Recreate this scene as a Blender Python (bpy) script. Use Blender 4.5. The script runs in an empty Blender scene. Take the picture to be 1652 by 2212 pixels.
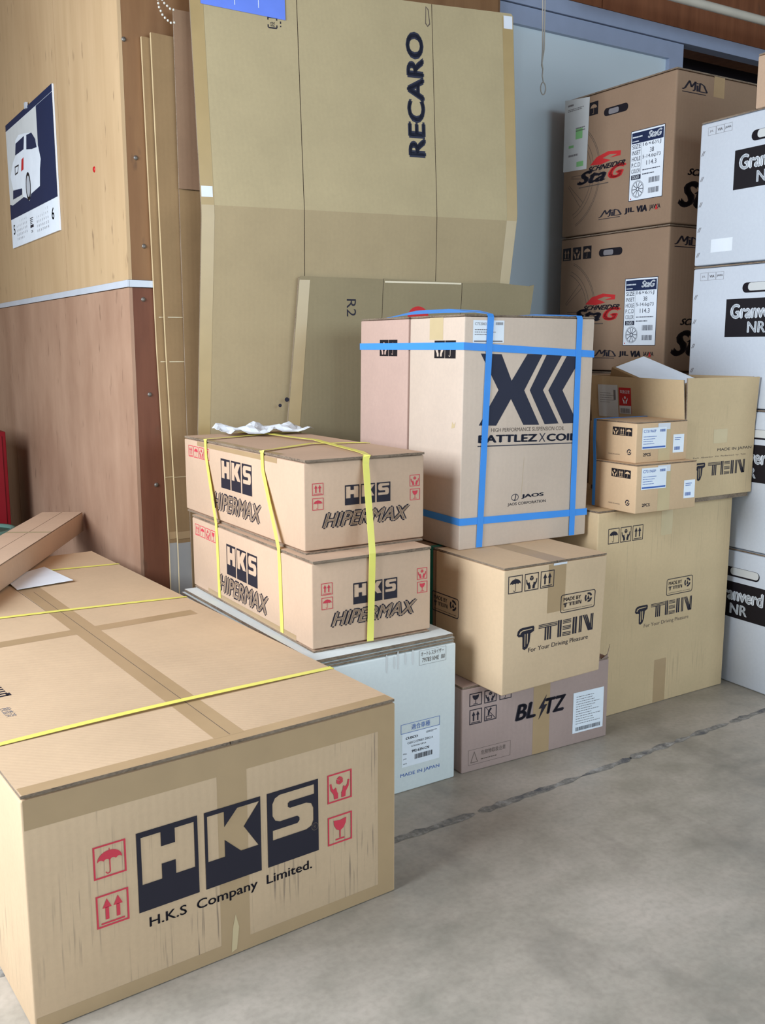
import bpy, math, random
from math import radians as R, sin, cos, pi
from mathutils import Vector, Matrix
from mathutils.geometry import tessellate_polygon
random.seed(7)
S = bpy.context.scene
COL = S.collection

# ------------------------------------------------------------------ camera
CAM_H, THETA, PITCH, FPX = 1.2, 57.78, 9.67, 2086.6
cd = bpy.data.cameras.new('camera'); cam = bpy.data.objects.new('camera', cd); COL.objects.link(cam)
cam.location = (0, 0, CAM_H); cam.rotation_euler = (R(90 - PITCH), 0, R(THETA - 90))
cd.sensor_fit = 'VERTICAL'; cd.sensor_height = 36; cd.lens = FPX / 2212 * 36; cd.clip_start = .02
S.camera = cam
# ------------------------------------------------------------------ world, lights, exposure
w = bpy.data.worlds.new('daylight'); S.world = w; w.use_nodes = True
w.node_tree.nodes['Background'].inputs[0].default_value = (.66, .85, 1, 1)
w.node_tree.nodes['Background'].inputs[1].default_value = .68
def area(name, loc, aim, sx, sy, watts, col):
    l = bpy.data.lights.new(name, 'AREA'); l.shape = 'RECTANGLE'; l.size = sx; l.size_y = sy
    l.energy = watts; l.color = col
    o = bpy.data.objects.new(name, l); COL.objects.link(o); o.location = loc
    o.rotation_euler = (Vector(aim) - Vector(loc)).to_track_quat('-Z', 'Y').to_euler()
    return o
# area lights for assumed daylight, no doors built: one left, one behind the camera
area('left_assumed_daylight', (-1.7, 1.9, 2.0), (1.2, 2.0, .5), 2.0, 1.8, 212, (.77, .875, 1))
area('rear_assumed_daylight', (2.5, -3.0, 2.15), (2.4, 3, 1.1), 3.6, 1.6, 156, (.65, .84, 1))
S.view_settings.view_transform = 'Standard'; S.view_settings.look = 'None'
S.view_settings.exposure = 0.0; S.view_settings.gamma = 1; S.view_settings.use_curve_mapping = False

# ------------------------------------------------------------------ materials
def lin(c):
    return tuple((x / 255 / 12.92 if x / 255 <= .04045 else ((x / 255 + .055) / 1.055) ** 2.4) for x in c) + (1,)
class NT:
    def __init__(s, name, rough=.8, spec=.3):
        s.m = bpy.data.materials.new(name); s.m.use_nodes = True; s.t = s.m.node_tree
        s.b = s.t.nodes['Principled BSDF']; s.b.inputs['Roughness'].default_value = rough
        s.b.inputs['Specular IOR Level'].default_value = spec
        s.tc = s.t.nodes.new('ShaderNodeTexCoord')
    def n(s, kind, **kw):
        x = s.t.nodes.new(kind)
        for k, v in kw.items():
            if k in x.inputs: x.inputs[k].default_value = v
            else: setattr(x, k, v)
        return x
    def l(s, a, b): s.t.links.new(a, b)
    def coords(s, scale=(1, 1, 1), rot=(0, 0, 0)):
        m = s.n('ShaderNodeMapping'); m.inputs['Scale'].default_value = scale; m.inputs['Rotation'].default_value = rot
        s.l(s.tc.outputs['Object'], m.inputs[0]); return m.outputs[0]
    def noise(s, scale, detail=3, sc=(1, 1, 1), rough=.5, rot=(0, 0, 0)):
        x = s.n('ShaderNodeTexNoise', Scale=scale, Detail=detail, Roughness=rough); s.l(s.coords(sc, rot), x.inputs['Vector'])
        return x.outputs['Fac']
    def ramp(s, fac, stops):
        x = s.n('ShaderNodeValToRGB'); e = x.color_ramp.elements
        while len(e) < len(stops): e.new(.5)
        for q, (p, c) in zip(e, stops): q.position = p; q.color = c
        s.l(fac, x.inputs[0]); return x.outputs[0]
    def mix(s, fac, a, b, mode='MIX'):
        x = s.n('ShaderNodeMix', data_type='RGBA', blend_type=mode)
        for i, v in ((0, fac), (6, a), (7, b)):
            if isinstance(v, (float, int, tuple)): x.inputs[i].default_value = v
            else: s.l(v, x.inputs[i])
        return x.outputs[2]
    def base(s, c):
        if isinstance(c, tuple): s.b.inputs['Base Color'].default_value = c
        else: s.l(c, s.b.inputs['Base Color'])
    def bump(s, h, strength=.2, dist=.002):
        x = s.n('ShaderNodeBump', Strength=strength, Distance=dist); s.l(h, x.inputs['Height']); s.l(x.outputs[0], s.b.inputs['Normal'])
def grey(v): return (v, v, v, 1)
MATS = {}
def plain(name, rgb, rough=.7, spec=.3, metal=0):
    if name not in MATS:
        t = NT(name, rough, spec); t.b.inputs['Metallic'].default_value = metal
        c = lin(rgb); f = t.noise(14, 3)
        t.base(t.mix(t.ramp(f, [(.3, grey(0)), (.7, grey(1))]), tuple(x * .93 for x in c[:3]) + (1,), c)); MATS[name] = t.m
    return MATS[name]
def card(name, rgb, scuff=0.0, corr=.05, var=.9):
    t = NT(name, .86, .18); c = lin(rgb); d = tuple(x * var for x in c[:3]) + (1,)
    col = t.mix(t.ramp(t.noise(5, 4), [(.3, grey(0)), (.7, grey(1))]), d, c)
    fib = t.noise(90, 3, (1, 1, 1), .7)
    col = t.mix(t.ramp(fib, [(.35, grey(0)), (.75, grey(1))]), col, t.mix(1.0, col, (1.06, 1.06, 1.05, 1), 'MULTIPLY'))
    if scuff:
        st = t.noise(150, 2, (1, 1, .035), .6); big = t.noise(4.5, 3)
        k = t.n('ShaderNodeMath', operation='MULTIPLY'); t.l(t.ramp(st, [(.56, grey(0)), (.66, grey(1))]), k.inputs[0])
        t.l(t.ramp(big, [(.46, grey(0)), (.66, grey(scuff))]), k.inputs[1])
        sx = t.n('ShaderNodeSeparateXYZ'); t.l(t.tc.outputs['Normal'], sx.inputs[0]); up = t.n('ShaderNodeMath', operation='MULTIPLY'); t.l(sx.outputs[2], up.inputs[0]); t.l(sx.outputs[2], up.inputs[1])
        k2 = t.n('ShaderNodeMath', operation='SUBTRACT', use_clamp=True); t.l(k.outputs[0], k2.inputs[0]); t.l(up.outputs[0], k2.inputs[1]); k = k2
        col = t.mix(k.outputs[0], col, lin((70, 62, 66)))
    t.base(col)
    wv = t.n('ShaderNodeTexWave', Scale=38.0, Distortion=.25, wave_type='BANDS', bands_direction='DIAGONAL')
    t.l(t.coords((1, 1, 0)), wv.inputs['Vector'])
    a = t.n('ShaderNodeMath', operation='ADD'); t.l(wv.outputs['Fac'], a.inputs[0])
    mu = t.n('ShaderNodeMath', operation='MULTIPLY'); mu.inputs[1].default_value = 6; t.l(t.noise(4, 3), mu.inputs[0]); t.l(mu.outputs[0], a.inputs[1])
    t.bump(a.outputs[0], corr, .0012)
    MATS[name] = t.m; return t.m
def card_edge():
    t = NT('corrugated_edge', .9, .1)
    f = t.noise(120, 3, (1, 1, 2.5), .6); g = t.noise(9, 3)
    col = t.ramp(f, [(.35, lin((96, 82, 70))), (.68, lin((142, 122, 102)))])
    t.base(t.mix(t.ramp(g, [(.4, grey(0)), (.62, grey(.7))]), col, lin((150, 132, 112)))); MATS['edge'] = t.m
card_edge()
card('card_hks', (202, 172, 138), scuff=.6, corr=.1)
card('card_coilover', (204, 172, 144))
card('card_jaos', (208, 186, 166))
card('card_jaos_pink', (196, 164, 148))
card('card_tein', (212, 182, 146))
card('card_tein_tall', (204, 176, 136), scuff=.2)
card('card_blitz', (172, 148, 138), corr=.16)
card('card_brown', (152, 124, 100))
card('card_white', (214, 218, 214), var=.95)
card('card_white_cool', (206, 210, 216), var=.97)
card('card_khaki', (174, 156, 120))
card('card_khaki_lower', (164, 144, 110))  # slightly deeper khaki for the panels below the cross crease
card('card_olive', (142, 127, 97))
card('card_flat', (152, 122, 86), var=.84)
card('card_dark', (150, 118, 92), var=.84)
card('card_small', (210, 176, 138))
plain('tape', (178, 148, 110), .3, .5)
plain('tape_khaki', (172, 146, 100), .3, .5)
plain('tape_pale', (205, 182, 140), .25, .5)
plain('ink', (38, 34, 44), .7); plain('ink_navy', (44, 46, 62), .7)
plain('ink_soft', (96, 82, 72), .8); plain('ink_grey', (128, 122, 122), .8)
plain('ink_red', (206, 62, 76), .7); plain('ink_red2', (196, 44, 44), .7); plain('ink_blue', (70, 104, 176), .7)
plain('ink_navyblue', (28, 40, 74), .6); plain('ink_green', (140, 200, 130), .8); plain('ink_black', (22, 16, 22), .6)
plain('paper', (236, 240, 244), .6); plain('paper_dull', (214, 214, 210), .6)
plain('strap_yellow', (238, 228, 110), .4, .4); plain('strap_blue', (70, 150, 232), .35, .4); plain('strap_teal', (20, 120, 100), .4)
plain('metal_pale', (196, 200, 206), .4, .5); plain('alu', (158, 168, 190), .4, .5, .15)
plain('cabinet_red', (130, 12, 24), .45); plain('can_blue', (30, 60, 150), .4); plain('can_green', (96, 130, 116), .4); plain('can_ochre', (120, 90, 40), .5)
plain('cord', (176, 168, 156), .7); plain('bead', (206, 200, 186), .3, .6); plain('pipe', (206, 196, 178), .5)
plain('film_blue', (104, 132, 222), .35, .5); plain('pin_red', (190, 30, 30), .4); plain('screw', (120, 112, 104), .4, .5, .6)
plain('void', (24, 18, 24), .9); plain('clear_tape_glare', (226, 228, 232), .12, .8); plain('grey_board', (168, 164, 158), .8)  # clear tape drawn near-white, its glare put into the colour
def plywood(name, a, b, stain=0.35, gs=(3, 3, .35)):
    t = NT(name, .62, .3)
    g = t.noise(5, 6, gs, .6); bl = t.noise(1.7, 4)
    col = t.mix(t.ramp(g, [(.3, grey(0)), (.72, grey(1))]), lin(a), lin(b))
    col = t.mix(t.ramp(bl, [(.45, grey(0)), (.75, grey(stain))]), col, t.mix(1.0, col, (.62, .5, .42, 1), 'MULTIPLY'))
    mk = t.noise(26, 2, (1.2, 1.2, .35)); col = t.mix(t.ramp(mk, [(.67, grey(0)), (.76, grey(.5))]), col, lin((92, 66, 48)))
    t.base(col); t.bump(g, .08, .002); MATS[name] = t.m
plywood('ply_upper', (186, 154, 114), (198, 166, 126), .2)
plywood('ply_lower', (156, 120, 96), (180, 144, 118), .35, (1.0, 1.0, .45))
plywood('ply_back', (124, 86, 54), (142, 104, 68), .4)
plywood('ply_back_low', (98, 56, 38), (122, 76, 54), .5)
plywood('ply_lintel', (112, 66, 42), (140, 88, 58), .5)
def floor_mat():
    t = NT('concrete_floor', .42, .4)
    a = t.noise(1.1, 6, (1, 1.6, 1), .6, (0, 0, .5)); b = t.noise(9, 5, (1, 1.4, 1), .65); c = t.noise(70, 3)
    col = t.ramp(a, [(.30, lin((122, 117, 104))), (.46, lin((152, 145, 131))), (.62, lin((184, 174, 160)))])
    col = t.mix(t.ramp(b, [(.3, grey(0)), (.75, grey(.5))]), col, lin((194, 180, 164)))
    col = t.mix(t.ramp(c, [(.4, grey(0)), (.8, grey(.25))]), col, lin((112, 104, 92)))
    dk = t.noise(2.3, 4, (1.8, .7, 1), .55, (0, 0, -.6))
    col = t.mix(t.ramp(dk, [(.55, grey(0)), (.72, grey(.45))]), col, lin((92, 88, 80)))
    t.base(col)
    t.l(t.ramp(b, [(.3, grey(.34)), (.7, grey(.52))]), t.b.inputs['Roughness']); t.bump(c, .12, .001); MATS['floor'] = t.m
    t = NT('joint_filler', .7, .3); f = t.noise(22, 4, (1, 1, 1), .7)
    t.base(t.ramp(f, [(.36, lin((92, 92, 94))), (.5, lin((132, 128, 120))), (.66, lin((172, 168, 162)))])); t.bump(f, .5, .002); MATS['joint'] = t.m
floor_mat()
def door_mat():
    t = NT('frosted_panel', .35, .5); f = t.noise(2, 2)
    t.base(t.ramp(f, [(.3, lin((206, 214, 216))), (.7, lin((216, 224, 226)))]))
    tr = t.n('ShaderNodeBsdfTranslucent'); tr.inputs[0].default_value = (.8, .9, .95, 1); mx_ = t.n('ShaderNodeMixShader'); mx_.inputs[0].default_value = .12
    t.l(t.b.outputs[0], mx_.inputs[1]); t.l(tr.outputs[0], mx_.inputs[2]); t.l(mx_.outputs[0], t.t.nodes['Material Output'].inputs['Surface']); MATS['frost'] = t.m
door_mat()

# ------------------------------------------------------------------ mesh builder
class MB:
    def __init__(s): s.v = []; s.f = []; s.mi = []; s.sm = []
    def add(s, vs, fs, mi=0, smooth=False):
        o = len(s.v); s.v += [tuple(v) for v in vs]
        for f in fs: s.f.append(tuple(i + o for i in f)); s.mi.append(mi); s.sm.append(smooth)
    def box(s, x0, x1, y0, y1, z0, z1, mi=0, side=None):
        side = mi if side is None else side
        vs = [(x, y, z) for z in (z0, z1) for y in (y0, y1) for x in (x0, x1)]
        s.add(vs, [(0, 2, 3, 1), (4, 5, 7, 6)], mi); s.add(vs, [(0, 1, 5, 4), (2, 6, 7, 3), (0, 4, 6, 2), (1, 3, 7, 5)], side)
    def slab(s, lo):
        F = [(0, 3, 2, 1), (4, 5, 6, 7), (0, 1, 5, 4), (1, 2, 6, 5), (2, 3, 7, 6), (3, 0, 4, 7)]
        ar = []
        for f in F:
            p = [Vector(lo[i]) for i in f]; ar.append((p[2] - p[0]).cross(p[3] - p[1]).length)
        big = sorted(ar)[-2] * .98
        for f, a in zip(F, ar): s.add([lo[i] for i in f], [(0, 1, 2, 3)], 0 if a >= big else 1)
    def rbox(s, x0, x1, y0, y1, z0, z1, r=.004, mi=0):
        lo, hi = Vector((x0, y0, z0)), Vector((x1, y1, z1)); ks = (0, .35, 1)
        def cs(a, b):
            m = (a + b) / 2
            return [a + r * k for k in ks] + [m] + [b - r * k for k in ks[::-1]]
        ax = [cs(lo[i], hi[i]) for i in range(3)]
        idx = {}
        def vert(p):
            k = tuple(round(c, 6) for c in p)
            if k not in idx:
                inn = Vector([min(max(p[i], lo[i] + r), hi[i] - r) for i in range(3)]); d = Vector(p) - inn
                q = inn + d.normalized() * r if d.length > 1e-9 else Vector(p)
                idx[k] = len(s.v); s.v.append(tuple(q))
            return idx[k]
        for a in range(3):
            b, c = (a + 1) % 3, (a + 2) % 3
            for end in (0, 1):
                for i in range(len(ax[b]) - 1):
                    for j in range(len(ax[c]) - 1):
                        q = []
                        for (ii, jj) in ((i, j), (i + 1, j), (i + 1, j + 1), (i, j + 1)):
                            p = [0, 0, 0]; p[a] = hi[a] if end else lo[a]; p[b] = ax[b][ii]; p[c] = ax[c][jj]; q.append(vert(p))
                        if not end: q = q[::-1]
                        s.f.append(tuple(q)); s.mi.append(mi); s.sm.append(True)
    def tube(s, pts, r, n=8, mi=0, closed=False):
        pts = [Vector(p) for p in pts]; rings = []; N = len(pts)
        for i, p in enumerate(pts):
            a = pts[i - 1] if (i > 0 or closed) else p; b = pts[(i + 1) % N] if (i < N - 1 or closed) else p
            t = (b - a).normalized(); u = t.cross(Vector((.3, .2, 1))).normalized(); v = t.cross(u)
            rings.append([p + (u * cos(2 * pi * k / n) + v * sin(2 * pi * k / n)) * r for k in range(n)])
        vs = [q for g in rings for q in g]; fs = []
        for i in range(N if closed else N - 1):
            j = (i + 1) % N
            for k in range(n): fs.append((i * n + k, i * n + (k + 1) % n, j * n + (k + 1) % n, j * n + k))
        s.add(vs, fs, mi, True)
        if not closed: s.add(rings[0], [tuple(range(n))[::-1]], mi); s.add(rings[-1], [tuple(range(n))], mi)
    def lathe(s, prof, cx=0, cy=0, n=28, mi=0):
        vs = [(cx + r * cos(2 * pi * k / n), cy + r * sin(2 * pi * k / n), z) for r, z in prof for k in range(n)]
        fs = [(i * n + k, i * n + (k + 1) % n, (i + 1) * n + (k + 1) % n, (i + 1) * n + k) for i in range(len(prof) - 1) for k in range(n)]
        s.add(vs, fs, mi, True)
    def ribbon(s, pts, nrm, width, thick=.0007, mi=0, closed=False):
        pts = [Vector(p) for p in pts]; N = len(pts); rows = []
        for i, p in enumerate(pts):
            a = pts[i - 1] if (i > 0 or closed) else p; b = pts[(i + 1) % N] if (i < N - 1 or closed) else p
            n = Vector(nrm[i]).normalized(); t = b - a; t = (t - n * t.dot(n)).normalized(); sd = t.cross(n).normalized() * width / 2
            rows.append([p - sd, p + sd, p + sd + n * thick, p - sd + n * thick])
        vs = [q for g in rows for q in g]; fs = []
        for i in range(N if closed else N - 1):
            j = (i + 1) % N
            for k in range(4): fs.append((i * 4 + k, j * 4 + k, j * 4 + (k + 1) % 4, i * 4 + (k + 1) % 4))
        if not closed: fs += [(0, 1, 2, 3), tuple((N - 1) * 4 + k for k in (3, 2, 1, 0))]
        s.add(vs, fs, mi)
    def build(s, name, mats, parent=None, warp=None, recentre=False, **props):
        vs = [warp(v) for v in s.v] if warp else s.v
        loc = (0, 0, 0)
        if recentre:
            xs, ys, zs = zip(*vs); loc = ((min(xs) + max(xs)) / 2, (min(ys) + max(ys)) / 2, min(zs))
            vs = [(x - loc[0], y - loc[1], z - loc[2]) for x, y, z in vs]
        me = bpy.data.meshes.new(name); me.from_pydata([tuple(v) for v in vs], [], s.f)
        for m in (mats if isinstance(mats, (list, tuple)) else [mats]): me.materials.append(MATS[m])
        me.polygons.foreach_set('material_index', s.mi); me.polygons.foreach_set('use_smooth', s.sm); me.update()
        o = bpy.data.objects.new(name, me); COL.objects.link(o); o.parent = parent; o.location = loc
        for k, v in props.items(): o[k] = v
        return o
def thing(name, label, cat, loc=(0, 0, 0), rz=0, group=None):
    o = bpy.data.objects.new(name, None); COL.objects.link(o); o.location = loc; o.rotation_euler = (0, 0, R(rz))
    o.empty_display_size = .1; o['label'] = label; o['category'] = cat
    if group: o['group'] = group
    return o

# ------------------------------------------------------------------ flat print shapes (metres, x right, y up)
def poly(*loops):
    L = [[Vector((x, y, 0)) for x, y in lp] for lp in loops]
    vs = [(p.x, p.y) for lp in L for p in lp]
    return vs, [tuple(t) for t in tessellate_polygon(L)]
def rect(x0, y0, x1, y1): return [(x0, y0), (x1, y0), (x1, y1), (x0, y1)], [(0, 1, 2, 3)]
def join(*ms):
    vs, fs = [], []
    for v, f in ms:
        o = len(vs); vs += v; fs += [tuple(i + o for i in t) for t in f]
    return vs, fs
def xf(m, sx=1, sy=1, dx=0, dy=0, rot=0, shear=0):
    c, s_ = cos(rot), sin(rot); out = []
    for x, y in m[0]:
        x, y = x * sx + y * sy * shear, y * sy
        out.append((x * c - y * s_ + dx, x * s_ + y * c + dy))
    return out, m[1]
def frame(w, h, t): return poly([(0, 0), (w, 0), (w, h), (0, h)], [(t, t), (w - t, t), (w - t, h - t), (t, h - t)])
def rrect_loop(x0, y0, x1, y1, r, n=4):
    out = []
    for cx, cy, a0 in ((x1 - r, y1 - r, 0), (x0 + r, y1 - r, 90), (x0 + r, y0 + r, 180), (x1 - r, y0 + r, 270)):
        for k in range(n + 1):
            a = R(a0 + 90 * k / n); out.append((cx + r * cos(a), cy + r * sin(a)))
    return out
def circ(cx, cy, r, n=24, rx=None): return [(cx + (rx or r) * cos(2 * pi * k / n), cy + r * sin(2 * pi * k / n)) for k in range(n)]
def arc_band(cx, cy, r0, r1, a0, a1, n=18):
    A = [R(a0 + (a1 - a0) * k / n) for k in range(n + 1)]
    vs = [(cx + r * cos(a), cy + r * sin(a)) for a in A for r in (r0, r1)]
    return vs, [(2 * i, 2 * i + 1, 2 * i + 3, 2 * i + 2) for i in range(n)]
_tc = {}
def text(s, w=None, h=None, bold=0.0, shear=0.0, res=3):
    """lettering fitted into w x h, lower left corner at the origin"""
    if s not in _tc:
        c = bpy.data.curves.new('lettering', 'FONT'); c.body = s; c.resolution_u = res
        o = bpy.data.objects.new('lettering', c); me = bpy.data.meshes.new_from_object(o)
        _tc[s] = ([(v.co.x, v.co.y) for v in me.vertices], [tuple(p.vertices) for p in me.polygons])
        bpy.data.objects.remove(o); bpy.data.curves.remove(c); bpy.data.meshes.remove(me)
    m = _tc[s]
    if bold: m = join(*[xf(m, dx=bold * i, dy=bold * j) for i, j in ((-1, 0), (1, 0), (0, .6), (0, -.6), (0, 0))])
    m = xf(m, shear=shear)
    xs, ys = zip(*m[0]); x0, y0 = min(xs), min(ys); W, H = max(xs) - x0, max(ys) - y0
    m = xf(m, dx=-x0, dy=-y0)
    sx = w / W if w else h / H; sy = h / H if h else sx
    return xf(m, sx, sy)
def icon(kind):
    if kind == 'umbrella':
        a = [(.5 + .38 * cos(t * pi / 14), .5 + .3 * sin(t * pi / 14)) for t in range(15)]
        b = []
        for k in range(4):
            for t in range(1, 6):
                b.append((.12 + .19 * (k + t / 5.), .5 + .05 * sin(pi * t / 5)))
        return join(poly(a + b[:-1]), rect(.483, .16, .517, .54), rect(.49, .79, .51, .86), arc_band(.44, .17, .045, .078, 180, 360, 8))
    if kind == 'arrows':
        return join(*[m for cx in (.33, .67) for m in (rect(cx - .055, .22, cx + .055, .6), poly([(cx - .14, .58), (cx + .14, .58), (cx, .86)]))], rect(.14, .09, .86, .14))
    if kind == 'glass':
        bowl = [(.24, .84), (.26, .66), (.36, .5), (.5, .43), (.64, .5), (.74, .66), (.76, .84), (.5, .8)]
        return join(poly(bowl), rect(.475, .18, .525, .45), rect(.32, .12, .68, .17))
    if kind == 'hands':
        c, r = (.5, .71), .16; hx = [(c[0] + r * sin(R(60 * k)), c[1] + r * cos(R(60 * k))) for k in range(6)]; ms = []
        for k in (0, 2, 4):
            q = [c, hx[k], hx[(k + 1) % 6], hx[(k + 2) % 6]] if False else [c, hx[(k + 5) % 6], hx[k], hx[(k + 1) % 6]]
            mx = sum(p[0] for p in q) / 4; my = sum(p[1] for p in q) / 4
            ms.append(poly([(mx + (x - mx) * .86, my + (y - my) * .86) for x, y in q]))
        hand = [(.1, .66), (.16, .67), (.2, .5), (.27, .44), (.33, .5), (.36, .47), (.38, .36), (.43, .27), (.43, .1), (.27, .1), (.25, .27), (.13, .44)]
        return join(*ms, poly(hand), poly([(1 - x, y) for x, y in hand][::-1]))
    if kind == 'nostep':
        return join(poly([(.14, .1), (.62, .1), (.62, .34), (.14, .34)], [(.19, .15), (.57, .15), (.57, .29), (.19, .29)]), poly([(.28, .36), (.4, .36), (.44, .62), (.62, .8), (.5, .9), (.3, .66)]),
                    poly([(.12, .92), (.17, .92), (.92, .1), (.86, .1)]))
def sym(kind, w, h, t=.05): return join(xf(icon(kind), w, h), frame(w, h, t * w))
HG = [(.07, .93), (.39, .93), (.39, .75), (.62, .75), (.62, .93), (.94, .93), (.94, .35), (.62, .35), (.62, .53), (.39, .53), (.39, .34), (.07, .34)]
KG = [(.05, .94), (.345, .94), (.345, .74), (.58, .94), (.98, .94), (.69, .67), (.95, .36), (.63, .36), (.345, .57), (.345, .35), (.05, .35)]
SG = [(.92, .94), (.24, .94), (.15, .91), (.1, .84), (.1, .68), (.15, .61), (.24, .58), (.58, .58), (.62, .55), (.62, .51), (.58, .48), (.1, .48), (.1, .35), (.76, .35), (.86, .38), (.9, .45), (.9, .62), (.86, .69), (.76, .72), (.44, .72), (.40, .74), (.40, .79), (.44, .81), (.92, .81)]
def hks(w, h):
    B = [(0, 0), (1, 0), (1, 1), (0, 1)]; out = []
    for g, x0, x1 in ((HG, 0, .31), (KG, .346, .656), (SG, .694, 1)):
        out.append(xf(poly(B, g), (x1 - x0) * w, h, x0 * w, 0))
    return join(*out)
def bars(x0, y0, x1, y1, n, vert=True, duty=.6):
    out = []
    for k in range(n):
        if vert: d = (x1 - x0) / n; out.append(rect(x0 + k * d, y0, x0 + (k + duty) * d, y1))
        else: d = (y1 - y0) / n; out.append(rect(x0, y0 + k * d, x1, y0 + (k + duty) * d))
    return join(*out)
def tein(w, h, symbol=True):
    """striped four letter logo with its T shield, unit letter height h"""
    out = []; x = 0
    if symbol:
        T = [(.0, .62), (.04, .84), (.16, .96), (.32, 1.0), (.95, 1.0), (1.0, .9), (.98, .7), (.84, .62), (.78, .6), (.74, .1), (.62, -.22), (.46, -.3), (.34, -.22), (.32, .46), (.24, .5), (.1, .5)]
        holes = [[(.12, .66), (.18, .8), (.34, .86), (.88, .87), (.89, .82), (.36, .8), (.24, .74), (.18, .62)], [(.44, .62), (.5, .6), (.5, -.12), (.45, -.12)], [(.58, .6), (.64, .62), (.64, .06), (.58, -.04)]]
        out.append(xf(poly(T, *holes), w * .215, h)); x = .27
    L = (1 - x) * w; ox = x * w
    def S_(m): return xf(m, L, h, ox, 0)
    sk = .0
    out += [S_(bars(0, .74, .33, 1.0, 3, False, .55)), S_(bars(.11, 0, .24, .74, 3, True, .62)),
            S_(bars(.34, 0, .42, 1, 2, True, .7)), S_(bars(.43, .74, .58, 1, 3, False, .55)), S_(bars(.43, .37, .58, .63, 3, False, .55)), S_(bars(.43, 0, .58, .26, 3, False, .55)),
            S_(bars(.61, 0, .70, 1, 2, True, .7)), S_(bars(.73, 0, .79, 1, 2, True, .7)), S_(bars(.94, 0, 1.0, 1, 2, True, .7))]
    for k in range(3): out.append(S_(poly([(.79 + k * .03, 1), (.81 + k * .03, 1), (.93 + k * .025, 0), (.905 + k * .025, 0)])))
    return join(*out)
def made_by(w, h):
    lp = rrect_loop(0, 0, w, h, h * .14); t = h * .045; li = rrect_loop(t, t, w - t, h - t, h * .1)
    cx, cy, r = w * .8, h * .6, h * .27
    return join(poly(lp, li), xf(text('MADE BY', w * .5, h * .2, .02), dx=w * .08, dy=h * .62), xf(tein(w * .52, h * .2), dx=w * .08, dy=h * .34),
                rect(w * .08, h * .13, w * .6, h * .15), rect(w * .62, h * .13, w * .92, h * .15),
                arc_band(cx, cy, r * .6, r, 20, 110, 8), arc_band(cx, cy, r * .6, r, 140, 230, 8), arc_band(cx, cy, r * .6, r, 260, 350, 8), poly([(cx - r * .35, cy - r * .4), (cx + r * .35, cy - r * .4), (cx, cy + r * .5)]))
def barcode(w, h, n=22, seed=3):
    rn = random.Random(seed); out = []; x = 0
    while x < w:
        b = w / n * rn.uniform(.25, .8); out.append(rect(x, 0, min(x + b, w), h)); x += b + w / n * rn.uniform(.3, .8)
    return join(*out)
def lines(w, h, n, seed=1, t=.45):
    rn = random.Random(seed); out = []; d = h / n
    for k in range(n):
        x = 0; L = w * rn.uniform(.55, 1)
        while x < L:
            b = w * rn.uniform(.03, .1); out.append(rect(x, k * d, min(x + b, L), k * d + d * t)); x += b + w * .02
    return join(*out)
def mid_logo(w, h):
    t = .075
    def st(*p): # thick polyline
        out = []
        for (x0, y0), (x1, y1) in zip(p, p[1:]):
            d = math.hypot(x1 - x0, y1 - y0); nx, ny = -(y1 - y0) / d * t / 2, (x1 - x0) / d * t / 2
            out.append(poly([(x0 + nx, y0 + ny), (x0 - nx, y0 - ny), (x1 - nx, y1 - ny), (x1 + nx, y1 + ny)]))
        return join(*out)
    m = join(st((.0, .22), (.1, .32), (.28, 1), (.36, .5), (.52, 1), (.5, .3), (.42, .22)), st((.6, .22), (.6, .72)), rect(.56, .82, .64, .92), st((.68, .22), (.7, .95), (.86, .8), (1.0, .25), (.7, .24)), rect(0, 0, .95, .07))
    return xf(m, w, h)

# ------------------------------------------------------------------ cartons
BOX = dict(A=(.2963, 1.6212, 3.6355, .7915, 1.9016, .4498, 0), E=(1.1067, 2.0615, .7708, .4363, .8833, .4215, 0),
    D=(1.1245, 2.1204, -.2112, .3686, .8314, .2427, .4215), C=(1.1447, 2.1947, .4278, .378, .8322, .2497, .6642),
    H=(1.5702, 2.0703, -1.8517, .5517, .5, .257, 0), G=(1.6215, 1.961, -.229, .3802, .3175, .3583, .257),
    F=(1.6679, 2.214, -1.5148, .4913, .5828, .6768, .6153), I=(2.1549, 2.1653, .6412, .6623, .5, .6908, 0),
    J=(2.5755, 2.195, 5.6666, .3637, .45, .2462, .6908), K2=(2.231, 2.0757, -1.5163, .2662, .1944, .1519, .6908),
    K1=(2.2621, 2.1121, -.4527, .2303, .188, .1273, .8427), L=(2.9033, 2.5917, -.5568, .45, .5972, .553, 0), M=(2.8411, 1.8421, -2.7725, .4, .6, .4962, 0))
def W(key, p):
    x, y, yaw, U, V, h, zb = BOX[key]; a = R(yaw)
    return Vector((x + p[0] * cos(a) - p[1] * sin(a), y + p[0] * sin(a) + p[1] * cos(a), zb + p[2]))
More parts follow.
